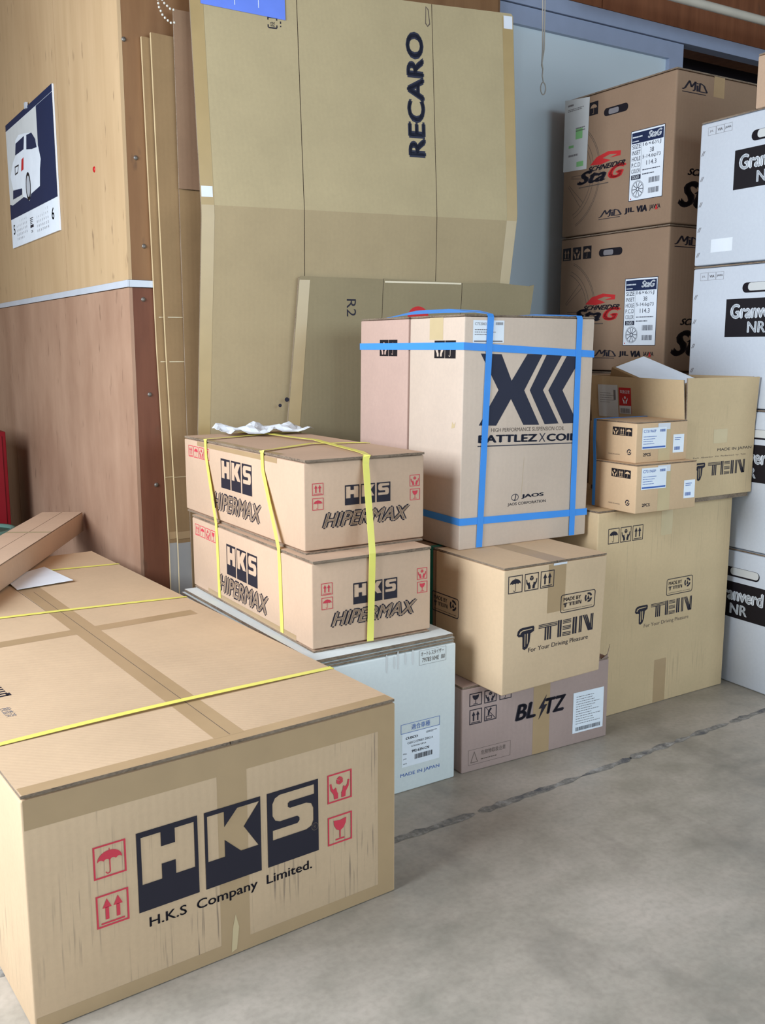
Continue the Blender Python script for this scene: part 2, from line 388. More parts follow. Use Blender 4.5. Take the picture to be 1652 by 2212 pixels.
class Carton:
    def __init__(s, dims, loc, rz, name, label, cat='box', group=None, mat='card_tein', warp=None, flap_axis='v', gap=.0015, ft=.005, r=.004, body=True, inset=.0015, over=0):
        s.U, s.V, s.h = dims; s.mat = mat; s.c = warp or {}
        s.root = thing(name, label, cat, loc, rz, group)
        if not body: return
        m = MB(); top = s.h - (ft + gap)
        m.rbox(0, s.U, 0, s.V, 0, top, r); s.body = m.build('body', mat, s.root, s.w)
        for k in (0, 1):
            f = MB(); i = inset
            x0, x1, y0, y1 = i, s.U - i, i, s.V - i
            if flap_axis == 'v':
                if k == 0: x1 = s.U / 2 - .001
                else: x0 = s.U / 2 + .001
            else:
                if k == 0: y1 = s.V / 2 - .001
                else: y0 = s.V / 2 + .001
            f.box(x0, x1, y0, y1, s.h - ft, s.h, 0, 1); f.build('top_flap', [mat, 'edge'], s.root, s.w)
    def w(s, p):
        if not s.c: return tuple(p)
        a, b, c = p[0] / s.U, p[1] / s.V, p[2] / s.h; d = Vector(p)
        for (i, j, k), o in s.c.items():
            wt = (a if i else 1 - a) * (b if j else 1 - b) * (c if k else 1 - c); d = d + Vector(o) * wt
        return tuple(d)
    def put(s, face, name, m, a, b, mat, lift=1, rot=0, parent=None, label=None, mats=None):
        """lay a flat print, tape or label on a face: a, b in metres on that face"""
        L = .0004 * lift
        if rot: m = xf(m, rot=R(rot))
        if face == 'front': vs = [(a + x, -L, b + y) for x, y in m[0]]
        elif face == 'left': vs = [(-L, a - x, b + y) for x, y in m[0]]
        elif face == 'right': vs = [(s.U + L, a + x, b + y) for x, y in m[0]]
        else: vs = [(a + x, b + y, s.h + L) for x, y in m[0]]
        mb = MB(); mb.add(vs, m[1]); o = mb.build(name, mat, parent or s.root, s.w)
        if label: o['label'] = label
        return o
    def tape(s, face, a0, b0, a1, b1, mat='tape', lift=.7, name='tape', skew=0):
        x0, x1 = (a0, a1) if face != 'left' else (0, a0 - a1)
        if face == 'left': m = [(0, b0), (x1, b0), (x1, b1), (0, b1)]; anchor = a0
        else: m = [(a0, b0), (a1, b0), (a1 + skew, b1), (a0 + skew, b1)]; anchor = 0
        return s.put(face, name, (m, [(0, 1, 2, 3)]), anchor, 0, mat, lift)
def mk(key, *a, **k):
    x, y, yaw, U, V, h, zb = BOX[key]; return Carton((U, V, h), (x, y, zb + .0004), yaw, *a, **k)

# ================================================================== the room
XW, YW, CZ = 1.05, 3.26, 2.95
def struct(name, mb, mats, parent=None):
    o = mb.build(name, mats, parent)
    if parent is None: o['kind'] = 'structure'
    return o
m = MB(); m.box(-4.5, 6, -4.5, 7, -.12, 0); fl = struct('floor', m, 'floor')
m = MB()   # ragged saw joint that crosses the slab in front of the boxes
rn = random.Random(5); x = -.4
while x < 5.4:      # short ragged lengths of crumbling filler
    L_ = rn.uniform(.12, .42); n_ = max(3, int(L_ / .025)); vs = []
    for k in range(n_ + 1):
        xx = x + L_ * k / n_; yc = 1.862 + .035 * (xx - 1.2) + .008 * sin(3 * xx); wd = (.0105 + rn.uniform(-.005, .006)) * (.25 if k in (0, n_) else 1)
        vs += [(xx, yc - wd, .0006), (xx, yc + wd + rn.uniform(-.004, .004), .0006)]
    m.add(vs, [(2 * i, 2 * i + 2, 2 * i + 3, 2 * i + 1) for i in range(n_)]); x += L_ + rn.uniform(-.01, .02)
m.build('joint_filler', 'joint', fl)
m = MB(); m.box(-3.4, 6, -2.6, 7, CZ, CZ + .1); struct('ceiling', m, 'ply_lintel')
m = MB(); m.box(XW + .012, XW + .14, YW + .012, 7, 0, CZ); wl = struct('wall_left', m, 'ply_back')
for nm, y0, y1, z0, z1, mt in (('plywood_panel', YW, 4.034, 1.424, CZ, 'ply_upper'), ('plywood_panel', 4.038, 5.8, 1.424, CZ, 'ply_upper'),
                               ('plywood_panel', YW, 5.19, 0, 1.398, 'ply_lower'), ('plywood_panel', 5.196, 6.9, 0, 1.398, 'ply_lower')):
    m = MB(); m.box(XW, XW + .012, y0, y1, z0, z1); m.build(nm, mt, wl)
m = MB(); m.box(XW + .014, 2.62, YW + .012, YW + .14, 0, CZ); wb = struct('wall_back', m, 'ply_back')
for x0, x1, z0, z1, mt in ((XW + .0125, 2.6, 1.424, CZ, 'ply_back'), (XW + .0125, 2.6, 0, 1.398, 'ply_back_low')):
    m = MB(); m.box(x0, x1, YW, YW + .012, z0, z1); m.build('plywood_panel', mt, wb)
m = MB(); m.box(XW - .006, XW, YW - .006, 6.8, 1.4, 1.4225); struct('trim_1', m, 'metal_pale')
m = MB(); m.box(XW + .001, 2.6, YW - .006, YW - .0005, 1.4, 1.4225); struct('trim_2', m, 'metal_pale')
# lintel above the sliding door and the side walls
m = MB(); m.box(2.63, 6, 3.302, 3.42, 2.642, CZ); ln = struct('wall_lintel', m, 'ply_lintel')
for x0, x1 in ((2.63, 3.19), (3.195, 4.4), (4.405, 5.9)):
    m = MB(); m.box(x0, x1, 3.285, 3.3018, 2.645, CZ - .002); m.build('board', 'ply_lintel', ln)
m = MB(); m.box(5.6, 5.75, -2.6, 7, 0, CZ); struct('wall_right', m, 'ply_lower')
m = MB(); m.box(-4.5, XW + .01, 6.92, 7.0, 0, CZ); struct('wall_far', m, 'ply_upper')
m = MB(); m.box(3.72, 5.6, 3.6, 3.7, 0, 2.65); struct('wall_recess', m, 'void')
# sliding door: rails, stile, frosted panel
m = MB(); m.box(2.63, 3.63, 3.312, 3.318, .05, 2.508); dr = struct('door_1', m, 'frost')
for nm, b in (('top_rail', (2.63, 3.72, 3.29, 3.325, 2.508, 2.58)), ('track', (2.63, 5.6, 3.28, 3.34, 2.583, 2.641)), ('stile', (3.63, 3.72, 3.29, 3.325, 0.002, 2.508)),
              ('bottom_rail', (2.63, 3.629, 3.295, 3.325, .002, .05))):
    m = MB(); m.box(*b); m.build(nm, 'alu', dr)
# ------------------------------------------------------------------ fixings on the wall
def screw(p, axis, label, r=.008):
    m = MB(); prof = [(0, .004), (r * .7, .004), (r, .0005), (r, 0)]
    q = MB(); q.lathe(prof, n=10)
    for i, v in enumerate(q.v): q.v[i] = (p[0] - v[2], p[1] + v[0], p[2] + v[1]) if axis == 'x' else (p[0] + v[0], p[1] - v[2], p[2] + v[1])
    return q
for x, z in ((1.068, 2.18), (1.092, 1.817), (1.108, 1.535), (1.098, 1.36), (1.107, 1.04), (1.118, .725)):
    screw((x, YW, z), 'y', '').build('screw_head', 'screw', wb)
q = screw((XW, 3.59, 1.825), 'x', '', .011); o = q.build('push_pin', 'pin_red', recentre=True); o['label'] = 'small red push pin stuck in the pale plywood wall'; o['category'] = 'push pin'
# ------------------------------------------------------------------ calendar
cal = thing('wall_calendar', 'large two-month wall calendar with a white car photo', 'calendar', (XW - .004, 4.952, 1.664), 0)
def cp(name, mesh, mat, lift, parent=cal, label=None):
    mb = MB(); mb.add([(-lift * .0005, -x, y) for x, y in mesh[0]], mesh[1]); o = mb.build(name, mat, parent)
    if label: o['label'] = label
    return o
m = MB(); m.box(-.004, .003, -.87, 0, 0, .555); pg = m.build('page_block', 'paper', cal)
L0 = 9
cp('header_strip', rect(.0, .527, .87, .555), 'ink_navyblue', L0)
pic = cp('photo', rect(.0, .13, .87, .525), 'paper_dull', L0, label='printed photo of a white hatchback seen from behind')
cp('dark_backdrop', join(rect(.6, .13, .87, .525), poly([(0, .13), (.6, .13), (.6, .22), (.3, .2), (.06, .19), (0, .2)])), 'ink_navyblue', L0 + 1, pic)
cp('car_body', poly([(.047, .319), (.115, .372), (.171, .391), (.19, .457), (.259, .469), (.367, .457), (.484, .439), (.561, .4), (.607, .361), (.636, .309), (.613, .271), (.597, .206), (.433, .195), (.396, .169), (.34, .19), (.28, .201), (.273, .236), (.088, .256), (.071, .284)][::-1]), 'paper', L0 + 2, pic)
for q_ in ([(.172, .395), (.342, .395), (.364, .447), (.194, .443)], [(.394, .386), (.495, .371), (.58, .365), (.561, .4), (.498, .437), (.409, .443)]): cp('car_window', poly(q_), 'ink_navyblue', L0 + 3, pic)
cp('car_bumper', poly([(.076, .215), (.259, .214), (.267, .24), (.087, .253)]), 'ink_navyblue', L0 + 3, pic)
cp('tail_lamp', poly([(.271, .311), (.319, .314), (.333, .363), (.292, .359)]), 'ink_red2', L0 + 3, pic)
cp('car_wheel', poly(circ(.39, .232, .06, 20, .046)), 'ink_black', L0 + 3, pic)
cp('number_plate', poly([(.147, .312), (.206, .314), (.233, .348), (.15, .35)], [(.157, .318), (.2, .32), (.222, .342), (.158, .344)]), 'ink_black', L0 + 3, pic)
cp('wheel_rim', poly(circ(.392, .232, .045, 20, .034)), 'metal_pale', L0 + 4, pic)
def dates(n, start, w, h):
    out = []
    for d in range(1, n + 1):
        k = d + start - 1; out.append(xf(text(str(d), None, .0095), dx=(k % 7) * w / 7, dy=h - (k // 7 + 1) * h / 6))
    return join(*out)
cp('month_grid', xf(dates(31, 2, .22, .115), dx=.115, dy=.008), 'ink_grey', L0)
cp('month_grid', xf(dates(30, 5, .22, .115), dx=.505, dy=.008), 'ink_grey', L0)
cp('month_number', xf(text('5', .032, .044, .02), dx=.042, dy=.058), 'ink_black', L0)
cp('month_number', xf(text('6', .04, .048, .02), dx=.762, dy=.05), 'ink_black', L0)
cp('month_caption', join(xf(lines(.06, .03, 4, 4), dx=.38, dy=.072), rect(.38, .056, .44, .068), xf(lines(.035, .012, 2, 6), dx=.392, dy=.036)), 'ink', L0)
m = MB(); m.box(-.012, -.002, -.45, -.425, .545, .57); m.build('hanger', 'metal_pale', cal)

# ================================================================== flattened cartons against the wall
def prism(mb, loop, y0, y1, mi=0, side=1):
    n = len(loop); vs = [(x, y0, z) for x, z in loop] + [(x, y1, z) for x, z in loop]
    _, tri = poly(loop)
    mb.add(vs, [tuple(t) for t in tri], mi); mb.add(vs, [tuple(i + n for i in t[::-1]) for t in tri], mi)
    mb.add(vs, [(i, i + n, (i + 1) % n + n, (i + 1) % n) for i in range(n)], side)
def flat_print(root, name, mesh, mat, lift=1, label=None):
    mb = MB(); mb.add([(x, -.0005 * lift, y) for x, y in mesh[0]], mesh[1]); o = mb.build(name, mat, root, bend if root is big else None)
    if label: o['label'] = label
    return o
big = thing('flattened_carton', 'tallest khaki flattened carton standing upright with a vertical word printed on it', 'cardboard sheet', (1.2, 3.13, 0), -10.87)
ZC = 1.665
def bend(p):   # the sheet bows forward along a cross crease
    return (p[0], p[1] + ((p[2] - ZC) * .085 if p[2] > ZC else (ZC - p[2]) * .03), p[2])
def split(lp):
    out = []
    for half in (0, 1):
        q = []
        for (x0, z0), (x1, z1) in zip(lp, lp[1:] + lp[:1]):
            a, b = (z0 >= ZC) == bool(half), (z1 >= ZC) == bool(half)
            if a: q.append((x0, z0))
            if a != b: q.append((x0 + (x1 - x0) * (ZC - z0) / (z1 - z0), ZC))
        if len(q) > 2: out.append(q)
    return out
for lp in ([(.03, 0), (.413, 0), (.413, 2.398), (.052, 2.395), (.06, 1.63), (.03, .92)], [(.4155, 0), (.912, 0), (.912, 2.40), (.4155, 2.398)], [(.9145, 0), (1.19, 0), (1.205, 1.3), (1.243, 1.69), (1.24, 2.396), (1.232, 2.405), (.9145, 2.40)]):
    for h_, mt in zip(split(lp), ('card_khaki_lower', 'card_khaki')):
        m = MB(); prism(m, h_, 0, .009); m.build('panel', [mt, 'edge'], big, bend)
[flat_print(big, 'tape', poly(h_), 'tape_khaki', 1) for h_ in split([(.03, 0), (.075, 0), (.072, .92), (.104, 1.63), (.096, 2.39), (.053, 2.39), (.061, 1.63), (.031, .92)])]
[flat_print(big, 'tape', poly(h_), 'tape_khaki', 1) for h_ in split([(1.15, 0), (1.19, 0), (1.205, 1.3), (1.242, 1.69), (1.239, 2.39), (1.195, 2.39), (1.2, 1.69), (1.165, 1.3)])]
flat_print(big, 'clear_tape_glare', rect(.062, 1.69, .1, 1.725), 'clear_tape_glare', 2)  # white glare on the edge tape, painted as a pale patch
flat_print(big, 'clear_tape_glare', rect(1.2, 2.35, 1.236, 2.395), 'clear_tape_glare', 2)  # same painted glare at the top of the right-hand tape
flat_print(big, 'printed_word', xf(text('RECARO', .43, .069, .06), dx=.877, dy=1.868, rot=R(90)), 'ink_navy', 1)
flat_print(big, 'recycling_mark', join(xf(text('段', .016, .016), dx=.335, dy=2.256, rot=R(90)), poly([(.31, 2.254), (.314, 2.25), (.34, 2.25), (.344, 2.254), (.344, 2.262), (.34, 2.262), (.34, 2.2545), (.314, 2.2545), (.314, 2.262), (.31, 2.262)]), poly([(.31, 2.285), (.31, 2.277), (.314, 2.277), (.314, 2.283), (.34, 2.283), (.34, 2.277), (.344, 2.277), (.344, 2.285), (.34, 2.288), (.314, 2.288)]), rect(.353, 2.258, .357, 2.262), rect(.353, 2.268, .357, 2.276)), 'ink', 1)
flat_print(big, 'hand_hole_crease', poly([(.886, 2.33), (.895, 2.32), (.905, 2.33), (.9, 2.38), (.889, 2.39)], [(.889, 2.333), (.895, 2.324), (.902, 2.333), (.897, 2.378), (.891, 2.386)]), 'ink_soft', 1)
fo = MB(); fo.add([(x, -.003, z) for x, z in ((.088, 2.301), (.372, 2.281), (.372, 2.395), (.088, 2.395))], [(0, 1, 2, 3)]); fo.add([(x, -.0035, z) for x0 in (.2, .28) for x, z in ((x0, 2.31), (x0 + .002, 2.31), (x0 + .002, 2.39), (x0, 2.39))], [(0, 1, 2, 3), (4, 5, 6, 7)], 1)
fo.build('blue_film', ['film_blue', 'paper'], big, bend)
r2 = thing('flattened_carton', 'shorter flattened carton leaning behind the blue-strapped boxes, marked R2', 'cardboard sheet', (1.5, 3.06, 0), -10.9)
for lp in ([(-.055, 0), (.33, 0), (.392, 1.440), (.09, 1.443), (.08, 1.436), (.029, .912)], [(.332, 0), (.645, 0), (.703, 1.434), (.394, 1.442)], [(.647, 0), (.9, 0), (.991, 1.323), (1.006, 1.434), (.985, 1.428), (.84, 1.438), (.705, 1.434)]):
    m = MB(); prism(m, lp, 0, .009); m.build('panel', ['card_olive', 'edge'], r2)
flat_print(r2, 'tape', poly([(-.054, 0), (0, 0), (.075, .912), (.12, 1.43), (.082, 1.43), (.03, .912)]), 'tape_khaki', 1)
flat_print(r2, 'printed_mark', xf(text('R2', .06, .034), dx=.254, dy=1.368, rot=R(-90)), 'ink', 1)
flat_print(r2, 'red_dot', poly(circ(.528, 1.305, .042)), 'ink_red2', 1)
flat_print(r2, 'top_crease', rect(.398, 1.428, .7, 1.434), 'tape_pale', 1)
flat_print(r2, 'scuff_mark', join(poly(circ(.005, 1.0, .006)), poly(circ(.03, 1.02, .008))), 'ink', 1)
for nm, lb, x0, x1, y0, z1 in (('flattened_carton', 'narrow flattened carton edge nearest the plywood corner, taped along its edge', 1.122, 1.75, 3.245, 2.194), ('flattened_carton', 'second taped flattened carton from the plywood corner, standing on edge', 1.148, 1.8, 3.228, 2.206)):
    t = thing(nm, lb, 'cardboard sheet', (x0, y0, 0), 0, 'flattened cartons seen on edge')
    m = MB(); prism(m, [(.03, 0), (.6, 0), (.6, z1 - .02), (.0, z1), (.012, 1.2), (.03, .5)], 0, .011, 0, 1); m.build('panel', ['card_flat', 'tape_pale'], t)
    flat_print(t, 'grey_base', poly([(.03, 0), (.6, 0), (.6, .52), (.0302, .515), (.0302, .5)]), 'grey_board', 1)
    flat_print(t, 'tape', poly([(.031, .53), (.2, .53), (.2, .56), (.03, .555)]), 'tape', 2)
    for z in (.75, 1.15, 1.3): flat_print(t, 'fold_line', rect(.022, z, .5, z + .003), 'tape_pale', 2)
t = thing('flattened_carton', 'dark flattened carton behind the tallest sheet, upper flap darker', 'cardboard sheet', (1.222, 3.211, 0), 0)
m = MB(); prism(m, [(0, 0), (.55, 0), (.55, 1.722), (0, 1.722)], .006, .012); m.build('panel', ['card_flat', 'edge'], t)
m = MB(); prism(m, [(-.002, 1.724), (.5, 1.724), (.5, 2.284), (-.002, 2.284)], 0, .006); m.build('upper_flap', ['card_dark', 'edge'], t)

# ================================================================== cartons
def row4(c, face, a, b, w, h, gap, kinds, mat, lift=1):
    for k, kd in enumerate(kinds):
        x = k * (w + gap); c.put(face, kd + '_symbol', sym(kd, w, h, .06), a + (x if face != 'left' else -x), b, mat, lift)
# ---- the big carton in front
A = mk('A', 'carton', 'largest carton in front with three black logo blocks and yellow bands', 'box', None, 'card_hks', flap_axis='v', gap=.003, ft=.006)
A.put('front', 'printed_logo', hks(.393, .159), .199, .162, 'ink', 3)
A.put('front', 'printed_company_name', text('H.K.S  Company  Limited.', .357, .026, .012), .218, .121, 'ink', 3)
A.put('front', 'registered_mark', join(xf(text('R', .006, .008), dx=.003, dy=.002), poly(circ(.006, .006, .0085), circ(.006, .006, .0072))), .577, .212, 'ink_soft', 4)
for kd, a, b in (('umbrella', .118, .255), ('arrows', .119, .159), ('hands', .615, .257), ('glass', .615, .162)):
    A.put('front', kd + '_symbol', sym(kd, .061, .064, .055), a, b, 'ink_red', 3)
A.tape('front', .364, .002, .428, .44)
A.tape('front', .004, .386, .788, .441, lift=.5); A.tape('front', .004, .002, .788, .03, lift=.5); A.tape('front', .745, .03, .788, .386, lift=.5)
A.tape('top', .004, .002, .788, .034, lift=.5)
A.tape('top', .377, .03, .442, 1.88, lift=.9, skew=.03); A.tape('top', .004, .875, .739, .925, lift=.6)
A.tape('top', .411, .034, .4125, 1.4, mat='ink_soft', lift=1.4, name='seam', skew=.02)
for v0, v1 in ((.238, .258), (1.19, 1.066), (1.77, 1.632)):
    m = MB(); n = 12
    pts = [(-.0008, v0, .05), (-.0008, v0, .4)] + [(.0005 + (A.U - .001) * k / n, v0 + (v1 - v0) * k / n + .006 * sin(3.2 * k / n + v0 * 5), A.h + .0012 + (.004 if v0 < 1 else .001) * (sin(pi * k / n))) for k in range(n + 1)] + [(A.U + .0008, v1, .4), (A.U + .0008, v1, .05)]
    nr = [(-1, 0, 0)] * 2 + [(-.7, 0, .7)] + [(0, 0, 1)] * (n - 1) + [(.7, 0, .7)] + [(1, 0, 0)] * 2
    m.ribbon(pts, nr, .016); m.build('packing_band', 'strap_yellow', A.root)
A.put('top', 'printed_mark', join(bars(0, 0, .1, .09, 6, False, .5), rect(.095, 0, .105, .018)), .02, .51, 'ink', 1)
A.put('top', 'inspection_stamp', xf(text('検査済', .06, .022), rot=R(-90), dx=.0, dy=.0), .08, .44, 'ink_grey', 1)
A.put('front', 'clear_tape_glare', poly([(.0, .0), (.012, .004), (.018, .05), (.011, .08), (.004, .05)]), .385, .008, 'tape_pale', 2)
# ---- long narrow carton lying across it
P = Carton((1.3, .165, .08), (1.04 - 1.3 * cos(R(60.4)), 3.95 - 1.3 * sin(R(60.4)), .4568), 60.4, 'long_carton', 'long narrow brown carton lying across the big carton by the wall', 'box', None, 'card_coilover', flap_axis='u', gap=.0005, ft=.003)
P.tape('top', .85, .003, .87, .162, mat='card_khaki', name='fold_strip')
m = MB()
q = [W('A', p) for p in ((.394, 1.443, .4545), (.573, 1.452, .4575), (.56, 1.715, .4545), (.4, 1.62, .4545))]
m.add(q + [v + Vector((0, 0, .0012)) for v in q], [(3, 2, 1, 0), (4, 5, 6, 7), (0, 1, 5, 4), (1, 2, 6, 5), (2, 3, 7, 6), (3, 0, 4, 7)])
o = m.build('paper_sheet', 'paper', recentre=True); o['label'] = 'white paper sheet tucked under the long narrow carton'; o['category'] = 'paper'
# ---- white carton
c = mk('E', 'carton', 'white carton with blue print under the two yellow-strapped boxes', 'box', None, 'card_white', body=False)
m = MB(); m.rbox(0, c.U, 0, c.V, 0, c.h - .027, .004); m.build('body', 'card_white', c.root)
for k, (i, z, side) in enumerate(((.004, .0245, .003), (.002, .0165, -.012), (.006, .0085, -.006))):
    m = MB(); m.box(side, c.U - i, i + .002 * (k % 2), c.V + (.006 if k == 1 else -.004), c.h - z, c.h - z + .0055 + (.003 if k == 2 else 0), 0, 1); m.build('top_flap', ['card_white', 'edge'], c.root)
c.put('front', 'printed_frame', frame(.13, .027, .0012), .253, .168, 'ink_blue', 2)
c.put('front', 'printed_heading', text('適合車種', .062, .016), .288, .174, 'ink_blue', 2)
lab = c.put('front', 'product_label', rect(0, 0, .126, .096), .257, .0715, 'paper', 1)
c.put('front', 'label_print', join(xf(text('CUSCO', .04, .007, .03, .25), dx=.012, dy=.078), xf(text('CUSCO STREET ZERO A', .085, .006), dx=.018, dy=.064), xf(text('ATH10# UP1A', .05, .005), dx=.03, dy=.053), xf(text('992-62N-CN', .058, .008, .02), dx=.032, dy=.037), xf(text('P/No.', .012, .004), dx=.004, dy=.036), xf(text('JAN', .01, .004), dx=.004, dy=.021), xf(text('NOTE', .012, .003), dx=.004, dy=.008), xf(lines(.036, .006, 2, 3), dx=.08, dy=.084), xf(barcode(.06, .014), dx=.042, dy=.016)), .257, .0715, 'ink', 3, parent=lab)
c.put('front', 'printed_origin', text('MADE IN JAPAN', .131, .0125), .252, .0415, 'ink_blue', 2)
c.put('front', 'handwritten_note', join(frame(.09, .041, .0006), xf(text('オートレスタイザー', .076, .013), dx=.006, dy=.024), xf(text('79783104E  B0', .076, .012, 0, .1), dx=.01, dy=.007)), .312, .352, 'ink_soft', 2)
c.put('front', 'dust_smudge', join(*[poly(circ(.012 * k + .004, .03 + .004 * (k % 2), .026 - .004 * (k % 3), 14, .0035)) for k in (0, 2, 3, 5, 7)]), .203, .345, 'paper_dull', 1)
# ---- the two strapped coilover boxes
def coil(key, label, L, Fr):
    c = mk(key, 'carton', label, 'box', 'pair of boxes strapped with yellow bands', 'card_coilover', body=False)
    U, V, h = c.U, c.V, c.h
    m = MB(); m.rbox(0, U, .002, V, .009, h - .009, .004); m.build('body', 'card_coilover', c.root)
    m = MB(); m.box(.001, U - .003, -.004, V - .001, h - .006, h, 0, 1); m.build('top_flap', ['card_coilover', 'edge'], c.root)
    m = MB(); m.box(.006, U - .008, -.001, V - .01, h - .0085, h - .0065, 1, 1); m.build('inner_flap', ['card_coilover', 'edge'], c.root)
    m = MB(); m.box(.003, U - .004, .001, V - .001, 0, .005, 0, 1); m.build('bottom_flap', ['card_coilover', 'edge'], c.root)
    row4(c, 'left', L['sym'][0], L['sym'][1], .0385, .037, .0055, ('arrows', 'umbrella', 'hands', 'glass'), 'ink_red')
    a, b, w_, h_ = L['hks']; c.put('left', 'printed_logo', hks(w_, h_), a, b, 'ink', 1)
    def hiper(face, a, b, w_, h_, sh):
        o = c.put(face, 'printed_model_name', text('HIPERMAX', w_, h_, .1, sh), a, b, 'ink', 1)
        dx = w_ * .012
        c.put(face, 'letter_fill', text('HIPERMAX', w_ - 2 * dx, h_ * .84, .022, sh), a + (dx if face == 'front' else -dx), b + h_ * .08, 'card_coilover', 2, parent=o)
    hiper('left', *L['hip'], .28)
    for kd, (x, z) in zip(('arrows', 'umbrella', 'hands', 'glass'), Fr['sym']): c.put('front', kd + '_symbol', sym(kd, .0335, .032, .05), x, z, 'ink_red', 2 - 6)  if False else c.put('front', kd + '_symbol', sym(kd, .0335, .032, .05), x, z, 'ink_red', -3)
    a, b, w_, h_ = Fr['hks']; c.put('front', 'printed_logo', hks(w_, h_), a, b, 'ink', -3)
    a, b, w_, h_ = Fr['hip']
    o = c.put('front', 'printed_model_name', text('HIPERMAX', w_, h_, .1, .35), a, b, 'ink', -3)
    c.put('front', 'letter_fill', text('HIPERMAX', w_ * .97, h_ * .84, .02, .35), a + w_ * .015, b + h_ * .08, 'card_coilover', -2, parent=o)
    return c
C = coil('C', 'upper of the two brown boxes strapped with yellow bands', dict(sym=(.797, .186), hks=(.537, .114, .22, .09), hip=(.606, .039, .35, .059)), dict(sym=((.0235, .155), (.0235, .116), (.330, .156), (.331, .117)), hks=(.122, .1215, .144, .0535), hip=(.051, .064, .281, .044)))
D = coil('D', 'lower of the two brown boxes strapped with yellow bands', dict(sym=(.806, .18), hks=(.552, .1, .22, .094), hip=(.619, .033, .36, .06)), dict(sym=((.0265, .149), (.0275, .111), (.323, .153), (.324, .115)), hks=(.122, .1125, .137, .057), hip=(.053, .0595, .272, .0425)))
C.tape('left', .722, .226, .155, .24); C.tape('top', .001, .155, .025, .735); D.tape('left', .708, .009, .094, .024)
def strap(name, label, pts, nrm, mat, width=.016, closed=False, group=None):
    m = MB(); m.ribbon(pts, nrm, width, .0008, 0, closed); o = m.build(name, mat, recentre=True); o['label'] = label; o['category'] = 'strap'
    if group: o['group'] = group
    return o
e_ = .0012
for va, vb, mid, vr, vd, lb in ((.648, .63, (.231, .70), .737, .613, 'yellow strap around the rear half of the two stacked brown boxes'), (.242, .216, (.204, .339), .296, .176, 'yellow strap around the middle of the two stacked brown boxes')):
    P_ = [W('D', (-e_, vd, .012)), W('D', (-e_, vd + .008, .2)), W('D', (-e_, vd + .012, .2445)), W('C', (-.0022, va - .002, .2)), W('C', (-.0022, va, .246)), W('C', (-.0022, va + .001, .2535)), W('C', (mid[0] * .5, (va + mid[1]) / 2, .2497 + .004)), W('C', (mid[0], mid[1], .2497 + .005)), W('C', (.36, vr, .2497 + .003)), W('C', (.378 + e_, vr, .2497 + e_)), W('C', (.378 + e_, vr, .23)), W('C', (.378 + e_, vr, .01))]
    strap('packing_strap', lb, P_, [(-1, 0, 0)] * 4 + [(-.9, 0, .3), (-.4, 0, .9)] + [(0, 0, 1)] * 3 + [(.5, 0, .8)] + [(1, 0, 0)] * 2, 'strap_yellow', .018)
P_ = [W('D', (.169, -.0062, .008)), W('D', (.172, -.0062, .1)), W('D', (.176, -.0064, .2455)), W('C', (.182, -.0072, .23)), W('C', (.183, -.0072, .246)), W('C', (.186, -.0072, .2535)), W('C', (.207, .06, .2545)), W('C', (.236, .33, .2592)), W('C', (.25, .4, .2592)), W('C', (.235, .5, .2585)), W('C', (.22, .7, .2585)), W('C', (.2, .8322 + e_, .2497 + e_)), W('C', (.2, .8322 + e_, .24)), W('C', (.2, .8322 + e_, .01))]
strap('packing_strap', 'yellow strap running lengthwise over the two stacked brown boxes', P_, [(0, -1, 0)] * 4 + [(0, -.9, .3), (0, -.4, .9)] + [(0, 0, 1)] * 6 + [(0, .9, .3), (0, 1, 0)], 'strap_yellow', .02)
# crumpled white packing film on top of the strapped pair
m = MB(); nx, ny = 14, 8; rn = random.Random(11); vs = []
for j in range(ny + 1):
    for i in range(nx + 1):
        u, v = .09 + .3 * i / nx, .66 + .155 * j / ny + .02 * sin(i * .9)
        z = .2615 + max(0, .012 * sin(i * 1.1) * sin(j * .9 + 1) + .016 * (j / ny) * (1 - abs(i / nx - .4)) + rn.uniform(0, .004)) + .001
        vs.append(W('C', (u, v, z)))
m.add(vs, [(j * (nx + 1) + i, j * (nx + 1) + i + 1, (j + 1) * (nx + 1) + i + 1, (j + 1) * (nx + 1) + i) for j in range(ny) for i in range(nx)])
o = m.build('packing_film', 'paper', recentre=True); o['label'] = 'crumpled white plastic sleeve lying on the upper strapped box'; o['category'] = 'plastic sleeve'
o.modifiers.new('thickness', 'SOLIDIFY').thickness = .0006
# ---- lower brown-pink carton
BOX['H'] = BOX['H'][:4] + (.74,) + BOX['H'][5:]
c = mk('H', 'carton', 'pinkish brown carton on the floor with a lightning-bolt logo', 'box', None, 'card_blitz')
for kd, a, b, hh in (('glass', .024, .197, .038), ('hands', .076, .197, .038), ('arrows', .025, .142, .045), ('nostep', .077, .143, .043), ('umbrella', .13, .197, .038)): c.put('front', kd + '_symbol', sym(kd, .0435, hh, .06), a, b, 'ink', 1)
c.tape('front', .256, .002, .319, .246)
c.put('front', 'printed_logo', join(xf(text('BL', .078, .05, .045, .22)), xf(poly([(.0, -.012), (.012, .022), (.0, .022), (.03, .062), (.02, .032), (.033, .032)]), dx=.088), xf(text('TZ', .082, .05, .045, .22), dx=.112)), .188, .12, 'ink', 3)
lab = c.put('front', 'shipping_label', rect(0, 0, .123, .13), .411, .035, 'paper', 2)
c.put('front', 'label_print', xf(lines(.1, .094, 12, 2, .25), dx=.012, dy=.028), .411, .035, 'ink_grey', 3, parent=lab)
c.put('front', 'barcode', xf(barcode(.1, .012, 30), dx=.012, dy=.006), .411, .035, 'ink', 3, parent=lab)
